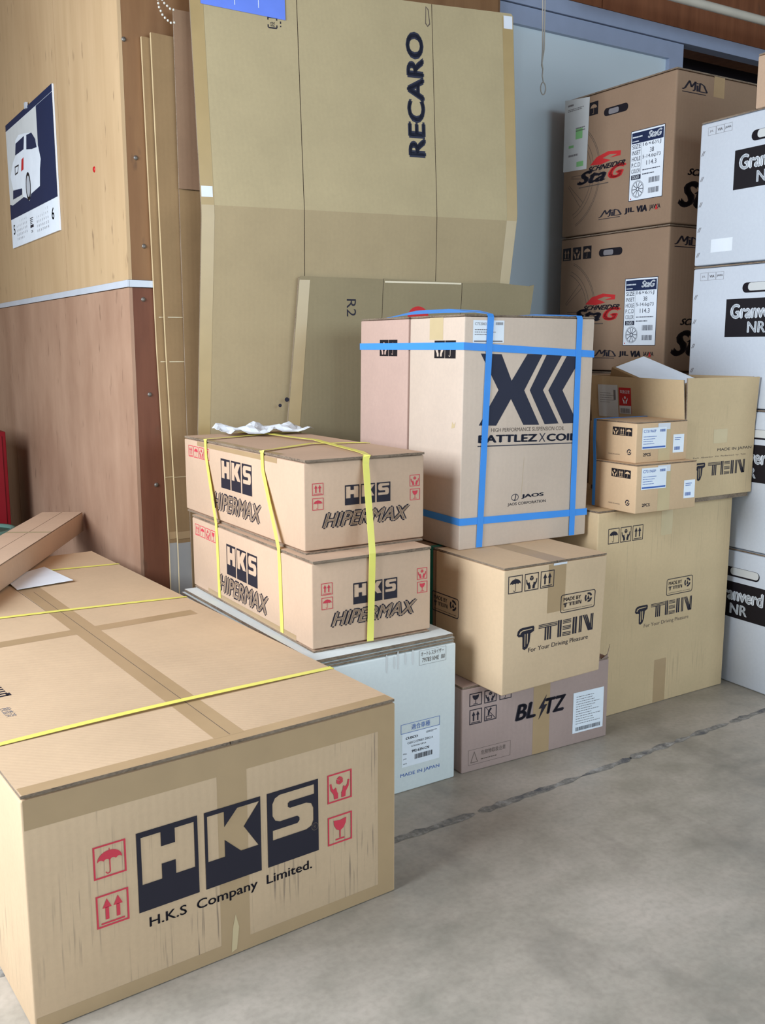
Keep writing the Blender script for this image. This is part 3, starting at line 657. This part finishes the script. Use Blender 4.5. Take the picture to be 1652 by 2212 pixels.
m = MB(); m.slab([(.515, -.004, .2565), (.546, .002, .2565), (.549, .006, .2565), (.518, 0, .2565), (.532, -.012, .272), (.551, -.002, .298), (.554, .002, .298), (.535, -.008, .272)]); m.build('torn_flap', ['card_blitz', 'edge'], c.root)
c.put('front', 'caution_print', join(frame(.151, .046, .0008), xf(text('危険物取扱注意', .088, .014), dx=.045, dy=.024), xf(lines(.085, .006, 1, 8), dx=.045, dy=.01), poly([(.008, .006), (.034, .006), (.021, .04)], [(.0105, .0075), (.0315, .0075), (.021, .036)])), .023, .02, 'ink_soft', 1)
# ---- square carton on top of it
c = mk('G', 'carton', 'yellowish square carton below the blue-strapped boxes, striped logo on its front', 'box', None, 'card_tein', warp={(1, 0, 0): (-.012, .004, .008)}, flap_axis='v', gap=.002)
for kd, a in (('umbrella', .0145), ('hands', .072), ('arrows', .129)): c.put('front', kd + '_symbol', sym(kd, .05, .049, .05), a, .2855, 'ink', 1)
c.tape('front', .158, .21, .223, .35, lift=.5); c.tape('top', .165, .004, .225, .31)
c.put('front', 'clear_tape_glare', rect(0, 0, .05, .006), .175, .346, 'clear_tape_glare', 2)
c.put('front', 'quality_mark', made_by(.134, .054), .208, .202, 'ink', 2)
c.put('front', 'printed_logo', xf(tein(.292, .05), dy=0), .05, .133, 'ink', 2)
c.put('front', 'printed_slogan', text('For Your Driving Pleasure', .23, .017), .093, .104, 'ink', 2)
c.put('left', 'quality_mark', made_by(.134, .06), .336, .168, 'ink', 1)
# ---- strapped carton hidden behind it, showing a teal band
c = Carton((.4, .44, .3545), (1.632, 2.295, .2578), 0, 'carton', 'mostly hidden carton with a teal band behind the square carton', 'box', None, 'card_brown')
m = MB(); m.ribbon([(-.001, .02, .004), (-.001, .02, .35), (-.001, .02, .3555), (.397, .02, .3555)], [(-1, 0, 0)] * 2 + [(-.5, 0, .8), (0, 0, 1)], .02); m.build('teal_band', 'strap_teal', c.root)
# ---- two tall cartons strapped in blue
wp = {k: (-.0095, 0, 0) for k in ((0, 0, 0), (1, 0, 0), (0, 1, 0), (1, 1, 0))}
BOX['F'] = (1.6679, 2.214, -1.0, .4913, .5828, .6765, .6157)
fx, fy, fyaw, fU, fV, fh, fz = BOX['F']
F1 = Carton((fU, .281, fh), (fx, fy, fz), fyaw, 'tall_carton', 'front one of the two blue-strapped tall cartons, huge X logo', 'box', 'pair of tall boxes strapped with blue bands', 'card_jaos', wp)
p2 = W('F', (0, .291, 0)); F2 = Carton((fU, .2918, fh), p2, fyaw, 'tall_carton', 'rear one of the two blue-strapped tall cartons, pinkish side', 'box', 'pair of tall boxes strapped with blue bands', 'card_jaos_pink', wp)
X = [[(.058, .567), (.133, .565), (.172, .488), (.229, .565), (.287, .564), (.220, .459), (.281, .355), (.220, .357), (.171, .435), (.118, .359), (.055, .362), (.124, .462)], [(.303, .563), (.364, .562), (.292, .458), (.357, .356), (.302, .356), (.241, .459)], [(.383, .560), (.443, .557), (.369, .456), (.433, .354), (.376, .355), (.313, .457)]]
def unw(pts): return [(x + .0095 * (1 - z / fh), z) for x, z in pts]
F1.put('front', 'printed_x_logo', join(*[poly(unw(q)[::-1]) for q in X]), 0, 0, 'ink_navy', 1)
F1.put('front', 'printed_tagline', xf(text('HIGH PERFORMANCE SUSPENSION COIL', .281, .0115), rot=R(-1.2)), .105, .341, 'ink_soft', 1)
F1.put('front', 'printed_product_name', xf(join(text('BATTLEZ', .222, .023, .05), xf(text('X', .026, .026), dx=.228, dy=-.001), xf(text('COIL', .12, .023, .05), dx=.258)), rot=R(-1.6)), .058, .311, 'ink_navy', 1)
F1.put('front', 'printed_rule', xf(rect(0, 0, .382, .003), rot=R(-1.3)), .057, .3, 'ink_navy', 1)
F1.put('front', 'printed_maker', join(xf(text('JAOS', .088, .014, .05), dx=.038, dy=.002), poly(circ(.014, .009, .0105, 24, .014), circ(.014, .009, .0085, 24, .012)), xf(text('J', .008, .02, .04, .2), dx=.011, dy=.0)), .188, .132, 'ink_navy', 1)
F1.put('front', 'printed_maker_name', text('JAOS CORPORATION', .148, .011, .012), .175, .1145, 'ink_navy', 1)
lab = F1.put('front', 'product_label', rect(0, 0, .111, .063), .03, .5975, 'paper', 1)
F1.put('front', 'label_print', join(xf(text('C732063', .04, .008), dx=.006, dy=.049), xf(barcode(.026, .008, 14), dx=.08, dy=.05), xf(lines(.075, .02, 3, 3, .35), dx=.006, dy=.022), rect(.004, .002, .106, .006)), .03, .5975, 'ink_grey', 2, parent=lab)
def inv(c, face, kinds, a, b, w, h, ink='ink_black', gap=.0):
    for k, kd in enumerate(kinds):
        aa = a + k * (w + gap) * (1 if face == 'front' else -1)
        o = c.put(face, kd + '_symbol', rect(0, 0, w, h), aa, b, ink, 1)
        c.put(face, 'glyph', xf(icon(kd), w, h), aa, b, c.mat, 2, parent=o)
inv(F1, 'left', ('hands', 'umbrella'), .147, .553, .053, .051, gap=.002)
inv(F2, 'left', ('hands', 'umbrella'), .459 - .291, .557, .052, .051, gap=.002)
F1.tape('left', .174, .606, .104, .67, mat='tape_pale')
F1.put('left', 'torn_spot', poly([(0, 0), (.016, .004), (.02, .02), (.012, .012), (.004, .02)]), .052, .352, 'tape_pale', 1)
F1.put('front', 'crease', poly([(.0, 0), (.001, 0), (.007, .12), (.0065, .12)]), .225, .14, 'tape_pale', 1)
def ring(w0, w1, wl, lb):
    e = .0012; d = lambda z: -.0095 * (1 - z / fh)
    cs = [((-e + d(w0), -e, w0), (-.7, -.7, 0)), ((.12 + d(w0), -e, w0 + (w1 - w0) * .25), (0, -1, 0)), ((fU + e + d(w1), -e, w1), (.7, -.7, 0)), ((fU + e + d(w1), fV + e, w1), (.7, .7, 0)), ((-e + d(wl), fV + e, wl), (-.7, .7, 0))]
    ex = []
    for (p, n), (q, n2) in zip(cs, cs[1:] + cs[:1]):
        ex.append((p, n))
    P_ = []; N_ = []
    for p, n in ex:
        P_.append(W('F', p)); N_.append(n)
    # doubled corner points keep the band flat on each face
    PP, NN = [], []
    for p, n in zip(P_, N_):
        if abs(n[0]) > .1 and abs(n[1]) > .1:
            a_, b_ = Vector((n[0], 0, 0)).normalized(), Vector((0, n[1], 0)).normalized(); PP += [p, p]; NN += [a_, b_]
        else: PP.append(p); NN.append(n)
    m = MB(); pts = P_; k = len(pts); hw = .0105
    vs = [v for p, n in zip(P_, N_) for v in (p - Vector((0, 0, hw)), p + Vector((0, 0, hw)))] + [v for p, n in zip(P_, N_) for v in (p + Vector(n) * .001 - Vector((0, 0, hw)), p + Vector(n) * .001 + Vector((0, 0, hw)))]
    fs = []
    for i in range(k):
        j = (i + 1) % k; o_ = 2 * k
        fs += [(o_ + 2 * i, o_ + 2 * j, o_ + 2 * j + 1, o_ + 2 * i + 1), (2 * i, 2 * i + 1, 2 * j + 1, 2 * j), (2 * i + 1, o_ + 2 * i + 1, o_ + 2 * j + 1, 2 * j + 1), (2 * i, 2 * j, o_ + 2 * j, o_ + 2 * i)]
    m.add(vs, fs); o = m.build('packing_strap', 'strap_blue', recentre=True); o['label'] = lb; o['category'] = 'strap'
ring(.588, .564, .587, 'upper horizontal blue strap around the pair of tall cartons')
ring(.084, .073, .09, 'lower horizontal blue strap around the pair of tall cartons')
for ut, ub, bul, lb in ((.09, .071, .017, 'vertical blue strap nearest the carton corner, arching over the top'), (.428, .432, .006, 'vertical blue strap on the right side of the X-logo carton')):
    e = .0024; d0 = -.0095
    P_ = [(ub + d0, -e, .003), ((ut + ub) / 2 + d0 / 2, -e, .34), (ut, -e, fh - .006), (ut, .002, fh + .0015), (ut, .06, fh + .6 * bul), (ut, .22, fh + bul), (ut, .4, fh + bul), (ut, .54, fh + .4 * bul), (ut, fV - .002, fh + .0015), (ut, fV + e, fh - .006), (ub + d0, fV + e, .003)]
    strap('packing_strap', lb, [W('F', p) for p in P_], [(0, -1, 0)] * 2 + [(0, -.9, .3), (0, -.4, .9), (-.2, -.3, .9), (-.45, -.45, .7), (-.45, -.45, .7), (-.2, -.2, .9)] + [(0, .4, .9), (0, .9, .3), (0, 1, 0)], 'strap_blue', .022)
# ---- tall carton on the floor at the right
BOX['I'] = (2.166, 2.1653, .6412, .651, .5, .6908, 0)
c = mk('I', 'tall_carton', 'tall scuffed carton on the floor carrying the open box', 'box', None, 'card_tein_tall', gap=.001)
for kd, a in (('umbrella', .046), ('hands', .101), ('arrows', .156)): c.put('front', kd + '_symbol', sym(kd, .049, .05, .05), a, .5815, 'ink', 1)
c.put('front', 'quality_mark', made_by(.131, .058), .332, .372, 'ink', 1)
c.put('front', 'printed_logo', tein(.282, .05), .184, .306, 'ink', 1)
c.put('front', 'printed_slogan', text('For Your Driving Pleasure', .221, .016), .23, .274, 'ink_soft', 1)
c.tape('front', .29, .002, .348, .154); c.tape('front', .29, .585, .345, .684, mat='tape_pale')
# ---- open carton on it
J = Carton((.3455, .435, .232), (2.5035, 2.125, .7074), 0, 'open_carton', 'open carton with its flaps up and red and white labels', 'box', None, 'card_tein_tall', body=False)
tk = .005
m = MB(); U, V, h = J.U, J.V, J.h
for b in ((0, U, 0, tk, 0, h), (0, U, V - tk, V, 0, h), (0, tk, tk, V - tk, 0, h), (U - tk, U, tk, V - tk, 0, h), (tk, U - tk, tk, V - tk, 0, tk)): m.box(*b)
m.build('body', 'card_tein_tall', J.root)
m = MB(); m.box(.006, U - .006, .008, V - .006, -.0158, -.0005, 1, 1); m.build('bottom_flap', ['card_tein_tall', 'edge'], J.root)
def flap(lo, mats=('card_tein_tall', 'edge')):
    m = MB(); m.slab(lo); return m.build('open_flap', mats, J.root)
fH = .163
flap([(0.001, 0, h), (U, 0, h), (U, tk, h), (0.001, tk, h), (-.014, -.008, h + fH), (U - .006, -.012, h + fH), (U - .006, -.007, h + fH), (-.014, -.003, h + fH)])
flap([(0, V - tk, h), (U, V - tk, h), (U, V, h), (0, V, h), (.004, V + .012, h + fH), (U + .004, V + .014, h + fH), (U + .004, V + .019, h + fH), (.004, V + .017, h + fH)])
flap([(0, tk + .001, h), (tk, tk + .001, h), (tk, V - tk - .001, h), (0, V - tk - .001, h), (-.02, .004, h + fH - .006), (-.015, .004, h + fH - .006), (-.012, V - .004, h + fH), (-.017, V - .004, h + fH)])
flap([(U - tk, tk + .001, h), (U, tk + .001, h), (U, V - tk - .001, h), (U - tk, V - tk - .001, h), (U - .017, .006, h + fH), (U - .012, .006, h + fH), (U - .012, V - .004, h + fH), (U - .017, V - .004, h + fH)])
J.tape('front', .135, .178, .204, .224, mat='tape_pale', lift=1)
J.put('front', 'printed_origin', text('MADE IN JAPAN', .175, .012), .158, .148, 'ink', 1)
J.put('front', 'printed_note', text('Each  Absorber  Kit  Performed  by  Tein', .265, .006), .04, .13, 'ink_soft', 1)
J.put('front', 'printed_logo', tein(.26, .046), .045, .07, 'ink', 1)
def flap_print(name, m, v, z, mat, lift, parent=None):   # on the outside of the left flap
    mb = MB(); sl = -.018 / fH
    mb.add([(-.0014 - .0004 * lift + sl * (z + y - h), v - x, z + y) for x, y in m[0]], m[1]); return mb.build(name, mat, parent or J.root)
lab = flap_print('waybill', rect(0, 0, .095, .112), .39, .252, 'paper_dull', 1)
flap_print('label_print', join(xf(lines(.07, .04, 5, 3, .2), dx=.01, dy=.05), xf(rect(0, 0, .01, .035), dx=.075, dy=.06)), .39, .252, 'ink_grey', 2, lab)
lab = flap_print('care_label', rect(0, 0, .056, .09), .29, .266, 'ink_red2', 1); lab['label'] = 'red fragile sticker with white print'
flap_print('label_print', join(xf(text('取扱注意', .044, .012), dx=.006, dy=.07), xf(icon('hands'), .03, .034, .013, .032)), .29, .266, 'paper', 2, lab)
lab2 = flap_print('barcode_label', rect(0, 0, .054, .028), .289, .266, 'paper_dull', 2); flap_print('label_print', xf(barcode(.044, .016, 18), dx=.005, dy=.003), .289, .266, 'ink_grey', 3, lab2)
# ---- two small cartons stacked in front of it
def small(key, label, lab, lab2, rec, s, txt):
    c = mk(key, 'small_carton', label, 'box', 'two small stacked boxes', 'card_small', gap=.0008, ft=.003, r=.003)
    inv(c, 'left', ('hands', 'arrows', 'umbrella'), s[0], s[1], .0272, .026, 'ink_black', .001)
    c.put('left', 'recycling_mark', join(arc_band(0, 0, .006, .0095, 30, 200, 10), arc_band(0, 0, .006, .0095, 220, 360, 8), poly([(-.003, -.003), (.004, -.003), (.004, .004)])), rec[0], rec[1], 'ink', 1)
    c.put('left', 'printed_origin', text('MADE IN JAPAN', .05, .005), .117, .019, 'ink_soft', 1)
    o = c.put('front', 'product_label', rect(0, 0, .108, .067), lab[0], lab[1], 'paper', 3)
    c.put('front', 'label_print', join(xf(text(txt, .055, .009), dx=.006, dy=.052), xf(barcode(.024, .008, 14), dx=.078, dy=.053), xf(lines(.07, .03, 4, 7, .25), dx=.006, dy=.016), rect(.003, .003, .105, .008)), lab[0], lab[1], 'ink_blue', 4, parent=o)
    o = c.put('front', 'barcode_label', rect(0, 0, .05, .058), lab2[0], lab2[1], 'paper', 1)
    c.put('front', 'label_print', join(xf(lines(.036, .012, 2, 4, .4), dx=.007, dy=.04), xf(barcode(.026, .011, 14), dx=.006, dy=.008)), lab2[0], lab2[1], 'ink_blue', 2, parent=o)
    c.put('front', 'printed_count', text('2PCS', .034, .01, .03), lab[0] + .008, .02, 'ink_navy', 1)
    c.put('front', 'clear_tape_glare', rect(0, 0, .055, .02), lab[0] + .07, c.h - .026, 'clear_tape_glare', 2)
    c.tape('front', lab[0] + .075, .002, lab[0] + .128, c.h - .02, mat='tape_pale', lift=.5)
    return c
K2 = small('K2', 'lower of the two small cartons, its barcode label near the right edge', (.02, .074), (.21, .033), (.034, .031), (.108, .107), 'C731960F')
K1 = small('K1', 'upper of the two small cartons, shiny clear tape over its label', (.024, .042), (.165, .025), (.028, .033), (.102, .083), 'C731960F')
e = .0014
strap('packing_strap', 'blue strap at the shadowed end of the two small stacked cartons', [W('K2', (-e, .184, .004)), W('K2', (-e, .184, .15)), W('K1', (-e, .181, .06)), W('K1', (-e, .181, .125)), W('K1', (-e, .181, .1273 + e)), W('K1', (.2303 + e, .181, .1273 + e)), W('K1', (.2303 + e, .181, .12)), W('K1', (.2303 + e, .181, .01))], [(-1, 0, 0)] * 3 + [(-.9, 0, .3), (-.3, 0, .9), (.3, 0, .9), (.9, 0, .3), (1, 0, 0)], 'strap_blue', .012)
# ---- shallow parcel poking out of the open carton
qb = thing('parcel', 'shallow parcel with a white lid poking out of the open carton', 'parcel', (2.62, 2.375, 1.112), 0)
qb.rotation_euler = (R(13), R(20), R(-77.4))
m = MB(); m.rbox(-.117, .117, -.0925, .0925, -.06, 0, .003); m.build('body', 'card_flat', qb)
m = MB(); m.box(-.108, .112, -.082, .086, .0003, .0012); m.build('lid_label', 'paper', qb)
m = MB(); m.box(-.1182, -.1173, -.07, .06, -.048, -.016); m.build('side_label', 'paper_dull', qb)
# ================================================================== wheel boxes: brown stack and white stack
lx, ly, lyaw, lU, lV, lh, _ = BOX['L']
def wheel_label(c, z, v0):
    o = c.put('left', 'product_label', poly(rrect_loop(0, 0, .171, .26, .006)), v0, z, 'paper', 2)
    P_ = lambda nm, m, mat, l=3: c.put('left', nm, m, v0, z, mat, l, parent=o)
    P_('label_header', rect(.006, .212, .165, .252), 'ink_navyblue')
    P_('header_print', join(xf(text('StaG', .07, .026, .06, .3), dx=.088, dy=.222), xf(lines(.075, .008, 1, 3, .6), dx=.01, dy=.233), xf(lines(.05, .006, 1, 4, .6), dx=.01, dy=.218)), 'paper', 4)
    tb = [('SIZE', '16×6½J'), ('INSET', '38'), ('HOLE', '5-14.6φ73'), ('P.C.D', '114.3'), ('COLOR', '')]
    ms = [rect(.057, .098, .0578, .21), frame(.171, .26, .0022)]
    for k, (a, b) in enumerate(tb):
        y = .193 - k * .0225; ms.append(xf(text(a, .044, .0155), dx=.009, dy=y))
        if b: ms.append(xf(text(b, {'38': .02, '114.3': .05}.get(b, .09), .0165), dx={'38': .1, '114.3': .085}.get(b, .064), dy=y))
    ms += [xf(lines(.09, .005, 1, 2, .7), dx=.066, dy=.108), xf(lines(.09, .006, 1, 3, .7), dx=.066, dy=.092), rect(.009, .079, .058, .096)]
    ms += [xf(barcode(.054, .02, 16, 1), dx=.1, dy=.058), xf(barcode(.054, .02, 16, 5), dx=.1, dy=.02)]
    ms += [arc_band(.045, .042, .027, .0285, 0, 360, 24), arc_band(.045, .042, .031, .0322, 0, 360, 24), arc_band(.045, .042, .005, .008, 0, 360, 10)] + [xf(rect(.008, -.0012, .027, .0012), rot=R(36 * k), dx=.045, dy=.042) for k in range(10)]
    P_('label_print', join(*ms), 'ink_navy'); P_('colour_code', xf(text('DGID', .034, .011), dx=.016, dy=.082), 'paper', 4); P_('corner_mark', rect(.008, .006, .013, .011), 'ink_red2')
def hand_hole(c, v0, z, w, h, pale=False):
    lp = rrect_loop(0, 0, w, h, h * .49, 6); vs = [(d, v0 - x, z + y) for d in (-.0008, .018) for x, y in lp]; n = len(lp)
    m = MB(); m.add(vs[:n], [tuple(range(n))], 0); o = m.build('hand_hole', 'void', c.root, c.w)
    m = MB(); k = [(x + w * .0, y) for x, y in rrect_loop(w * .16, h * .18, w - .004, h * .97, h * .35, 4)] if pale else [(x, y) for x, y in rrect_loop(w * .2, h * .12, w * .62, h * .8, h * .25, 4)]
    m.add([(-.0012, v0 - x, z + y) for x, y in k], [tuple(range(len(k)))]); m.build('inner_flap', 'paper_dull' if pale else 'ink_grey', o if False else c.root, c.w)
for k, lb in ((3, 'top brown wheel box, white slip and one umbrella mark at its edge'), (2, 'second brown wheel box from the top, three black symbols'), (1, 'third brown wheel box down, hidden behind the open carton'), (0, 'bottom brown wheel box of the rear stack, hidden by other boxes')):
    c = Carton((lU, lV, lh - .004), (lx, ly, k * lh + .0004), lyaw, 'wheel_carton', lb, 'box', 'brown wheel boxes in the rear stack', 'card_brown', r=.008)
    if k < 2: continue
    wheel_label(c, .101, .2155); hand_hole(c, .368, .445 if k == 3 else .457, .13, .03)
    if k == 3:
        sl = c.put('left', 'waybill', poly([(0, 0), (.14, -.006), (.146, .272), (0, .285)]), .597, .266, 'paper_dull', 3)
        c.put('left', 'label_print', join(xf(lines(.05, .012, 1, 4, .6), dx=.02, dy=.255), xf(lines(.1, .012, 2, 5, .5), dx=.02, dy=.235), xf(lines(.06, .02, 2, 6, .5), dx=.07, dy=.15), xf(lines(.08, .01, 1, 7, .8), dx=.03, dy=.055)), .597, .266, 'ink_grey', 4, parent=sl)
        c.put('left', 'label_tint', join(rect(.03, .09, .06, .1), rect(.07, .12, .11, .16), rect(.08, .01, .12, .03)), .597, .266, 'ink_green', 4, parent=sl)
        inv(c, 'left', ('umbrella',), .4515, .463, .049, .051, 'ink_black')
    else:
        inv(c, 'left', ('arrows', 'hands', 'umbrella'), .583, .455, .049, .051, 'ink_black', .012)
    z0 = .2
    c.put('left', 'printed_swoosh', poly([(0, .09), (.036, .117), (.10, .13), (.17, .122), (.168, .104), (.11, .104), (.15, .112), (.11, .117), (.07, .108), (.116, .094), (.06, .085)][::-1]), .437, z0 - .02, 'ink_red2', 1)
    c.put('left', 'printed_series_name', text('SCHNEIDER', .212, .02, .05, .5), .452, z0 + .045, 'ink', 1)
    c.put('left', 'printed_logo', text('Sta', .17, .052, .055, .4), .512, z0 + .0, 'ink', 1)
    c.put('left', 'printed_initial', text('G', .1, .054, .07, .4), .335, z0 + .001, 'ink_red2', 1)
    c.put('left', 'printed_note', rect(0, 0, .17, .004), .5, z0 - .012, 'ink_soft', 1)
    c.put('left', 'printed_maker', mid_logo(.125, .034), .378, .05, 'ink', 1)
    c.put('left', 'printed_marques', join(xf(text('JIL', .055, .024, .05), dx=0, dy=0), xf(text('VIA', .056, .026, .08, .1), dx=.064), xf(text('JAWA', .056, .022, .03), dx=.13)), .237, .055, 'ink', 1)
    c.put('left', 'marque_accent', poly([(0, 0), (.014, 0), (.007, .02)]), .078, .057, 'ink_red2', 2)
    # outline of a wheel printed off the box edge
    cy = .24; ms = []
    for r_ in (.165, .18, .21, .216):
        ms.append(arc_band(0, cy, r_, r_ + .002, -68, 68, 24))
    for a in (-50, -42, -8, 0, 36, 44): ms.append(xf(rect(.05, -.001, .165, .001), rot=R(a), dx=0, dy=cy))
    mm = join(*ms); keep = [f for f in mm[1] if all(mm[0][i][0] > .004 for i in f)]
    c.put('left', 'printed_wheel', (mm[0], keep), lV - .002, 0, 'ink_soft', .6)
    c.put('front', 'printed_maker', mid_logo(.134, .042), .03, .468, 'ink', 1)
    c.put('front', 'printed_series_name', text('SCHNEIDER', .25, .026, .05, .5), .08, .178, 'ink_black', 1)
    c.put('front', 'printed_logo', text('StaG', .36, .1, .06, .4), .035, .06, 'ink_black', 1)
    if k == 3: c.tape('front', .2, .47, .26, .543, mat='tape')
mx, my, myaw, mU, mV, mh, _ = BOX['M']
for k, lb in ((3, 'topmost white wheel box of the right stack'), (2, 'second white wheel box from the top of the right stack'), (1, 'third white wheel box down, partly behind the open carton'), (0, 'bottom white wheel box standing on the floor')):
    c = Carton((mU, mV, mh - .004), (mx, my, k * mh + .0004), myaw, 'wheel_carton', lb, 'box', 'white wheel boxes in the right stack', 'card_white_cool', r=.006)
    o = c.put('left', 'printed_panel', rect(0, 0, .283, .13), .442, .243, 'ink_black', 1)
    c.put('left', 'printed_name', join(xf(text('Granverd', .218, .051, .055), dx=.02, dy=.062), xf(text('NR', .076, .038, .03), dx=.096, dy=.014)), .442, .243, 'paper', 2, parent=o)
    hand_hole(c, .376, .392, .15, .034, True)
    w3 = .0345
    c.put('left', 'printed_marques', join(frame(w3, .027, .0008), xf(frame(w3, .027, .0008), dx=w3 + .001), xf(frame(w3, .027, .0008), dx=2 * w3 + .002), xf(text('JIL', .018, .008), dx=.007, dy=.009), xf(text('VIA', .022, .009, .03), dx=.042, dy=.009), xf(text('JAWA', .026, .009, .03), dx=.075, dy=.009)), .566, .443, 'ink_grey', 1)
    c.put('left', 'sewn_marks', join(*[xf(poly([(0, 0), (.003, 0), (.012, .016), (.009, .016)]), dx=.006 + .006 * j, dy=.03 + .087 * i) for i in range(5) for j in (0, 1)]), .598, 0, 'ink_grey', 1)
    o = c.put('left', 'plain_sticker', rect(0, 0, .095, .045), .526, .042, 'paper', 1)
c = Carton((.13, .36, .173), (2.85, 1.858, 1.9835), -2.8, 'carton', 'small brown carton on top of the white stack at the right edge', 'box', None, 'card_coilover')
# ================================================================== small things
q = MB()
cab = thing('cabinet', 'dark red metal cabinet at the left edge by the wall', 'cabinet', (.45, 4.78, 0))
m = MB(); m.rbox(0, .47, 0, .5, .03, .81, .004); m.build('body', 'cabinet_red', cab)
m = MB(); m.box(.02, .45, -.006, -.0005, .05, .79); m.build('door', 'cabinet_red', cab)
for x in (.02, .42):
    m = MB(); m.box(x, x + .03, .02, .48, 0, .0295); m.build('foot', 'void', cab)
can = thing('paint_can', 'round can with a green rim and blue sides beside the cabinet', 'can', (.74, 4.5, 0))
m = MB(); m.lathe([(0, 0), (.135, 0), (.135, .36), (.13, .36), (.13, .02), (0, .02)]); m.build('body', 'can_blue', can)
m = MB(); m.lathe([(.1355, .33), (.137, .33), (.137, .385), (.1355, .385)]); m.build('band', 'can_ochre', can)
m = MB(); m.lathe([(.125, .386), (.142, .386), (.144, .395), (.142, .408), (.125, .408), (.125, .386)]); m.build('rim', 'can_green', can)
m = MB(); m.lathe([(0, .394), (.124, .394), (.124, .39), (0, .39)]); m.build('lid', 'can_green', can)
# bead chain hanging from the lintel
m = MB()
def bead(p, r=.0042):
    st = []
    for a in range(1, 4):
        for b in range(6): st.append((p[0] + r * sin(pi * a / 4) * cos(b * pi / 3), p[1] + r * sin(pi * a / 4) * sin(b * pi / 3), p[2] + r * cos(pi * a / 4)))
    st += [(p[0], p[1], p[2] + r), (p[0], p[1], p[2] - r)]; f = []
    for b in range(6):
        c_ = (b + 1) % 6; f += [(18, b, c_), (b, 6 + b, 6 + c_, c_), (6 + b, 12 + b, 12 + c_, 6 + c_), (12 + b, 19, 12 + c_)]
    m.add(st, f, 0, True)
def beads(pts, step=.0115):
    P_ = [Vector(p) for p in pts]; d = 0
    for a, b in zip(P_, P_[1:]):
        L = (b - a).length; k = d
        while k < L: bead(a.lerp(b, k / L)); k += step
        d = k - L
yb = 3.15
beads([(1.14, yb, CZ), (1.145, yb, 2.3), (1.15, yb, 2.262), (1.163, yb, 2.236), (1.187, yb, 2.22), (1.21, yb, 2.225)]); beads([(1.15, yb, CZ), (1.155, yb, 2.3), (1.165, yb, 2.278), (1.19, yb, 2.26), (1.208, yb, 2.262)])
o = m.build('bead_chain', 'bead', recentre=True); o['label'] = 'pale bead chain hanging in loops near the plywood corner'; o['category'] = 'chain'
m = MB(); yr = 3.1
m.tube([(2.695, yr, CZ), (2.694, yr, 2.54), (2.7, yr, 2.36), (2.698, yr, 2.31), (2.704, yr, 2.285)], .0026, 6); m.tube([(2.706, yr, CZ), (2.706, yr, 2.54), (2.708, yr, 2.36), (2.697, yr, 2.3), (2.704, yr, 2.285)], .0026, 6)
m.tube([(2.704, yr, 2.29), (2.702, yr, 2.26), (2.708, yr, 2.238)], .0024, 6); m.tube([(2.708 + .013 * sin(2 * pi * k / 14) * (1 if k else 1), yr, 2.214 - .023 * -cos(2 * pi * k / 14)) for k in range(14)], .0024, 6, closed=True)
o = m.build('pull_cord', 'cord', recentre=True); o['label'] = 'thin hanging pull cord with a loop at its end'; o['category'] = 'cord'
m = MB(); m.tube([(3.0, 3.0, 2.632), (5.55, 3.0, 2.645)], .018, 12); m.tube([(3.1, 3.0, 2.65), (3.1, 3.0, CZ)], .006, 8); m.tube([(5, 3.0, 2.66), (5, 3.0, CZ)], .006, 8)
o = m.build('conduit_pipe', 'pipe', recentre=True); o['label'] = 'pale horizontal pipe under the ceiling at the upper right'; o['category'] = 'pipe'
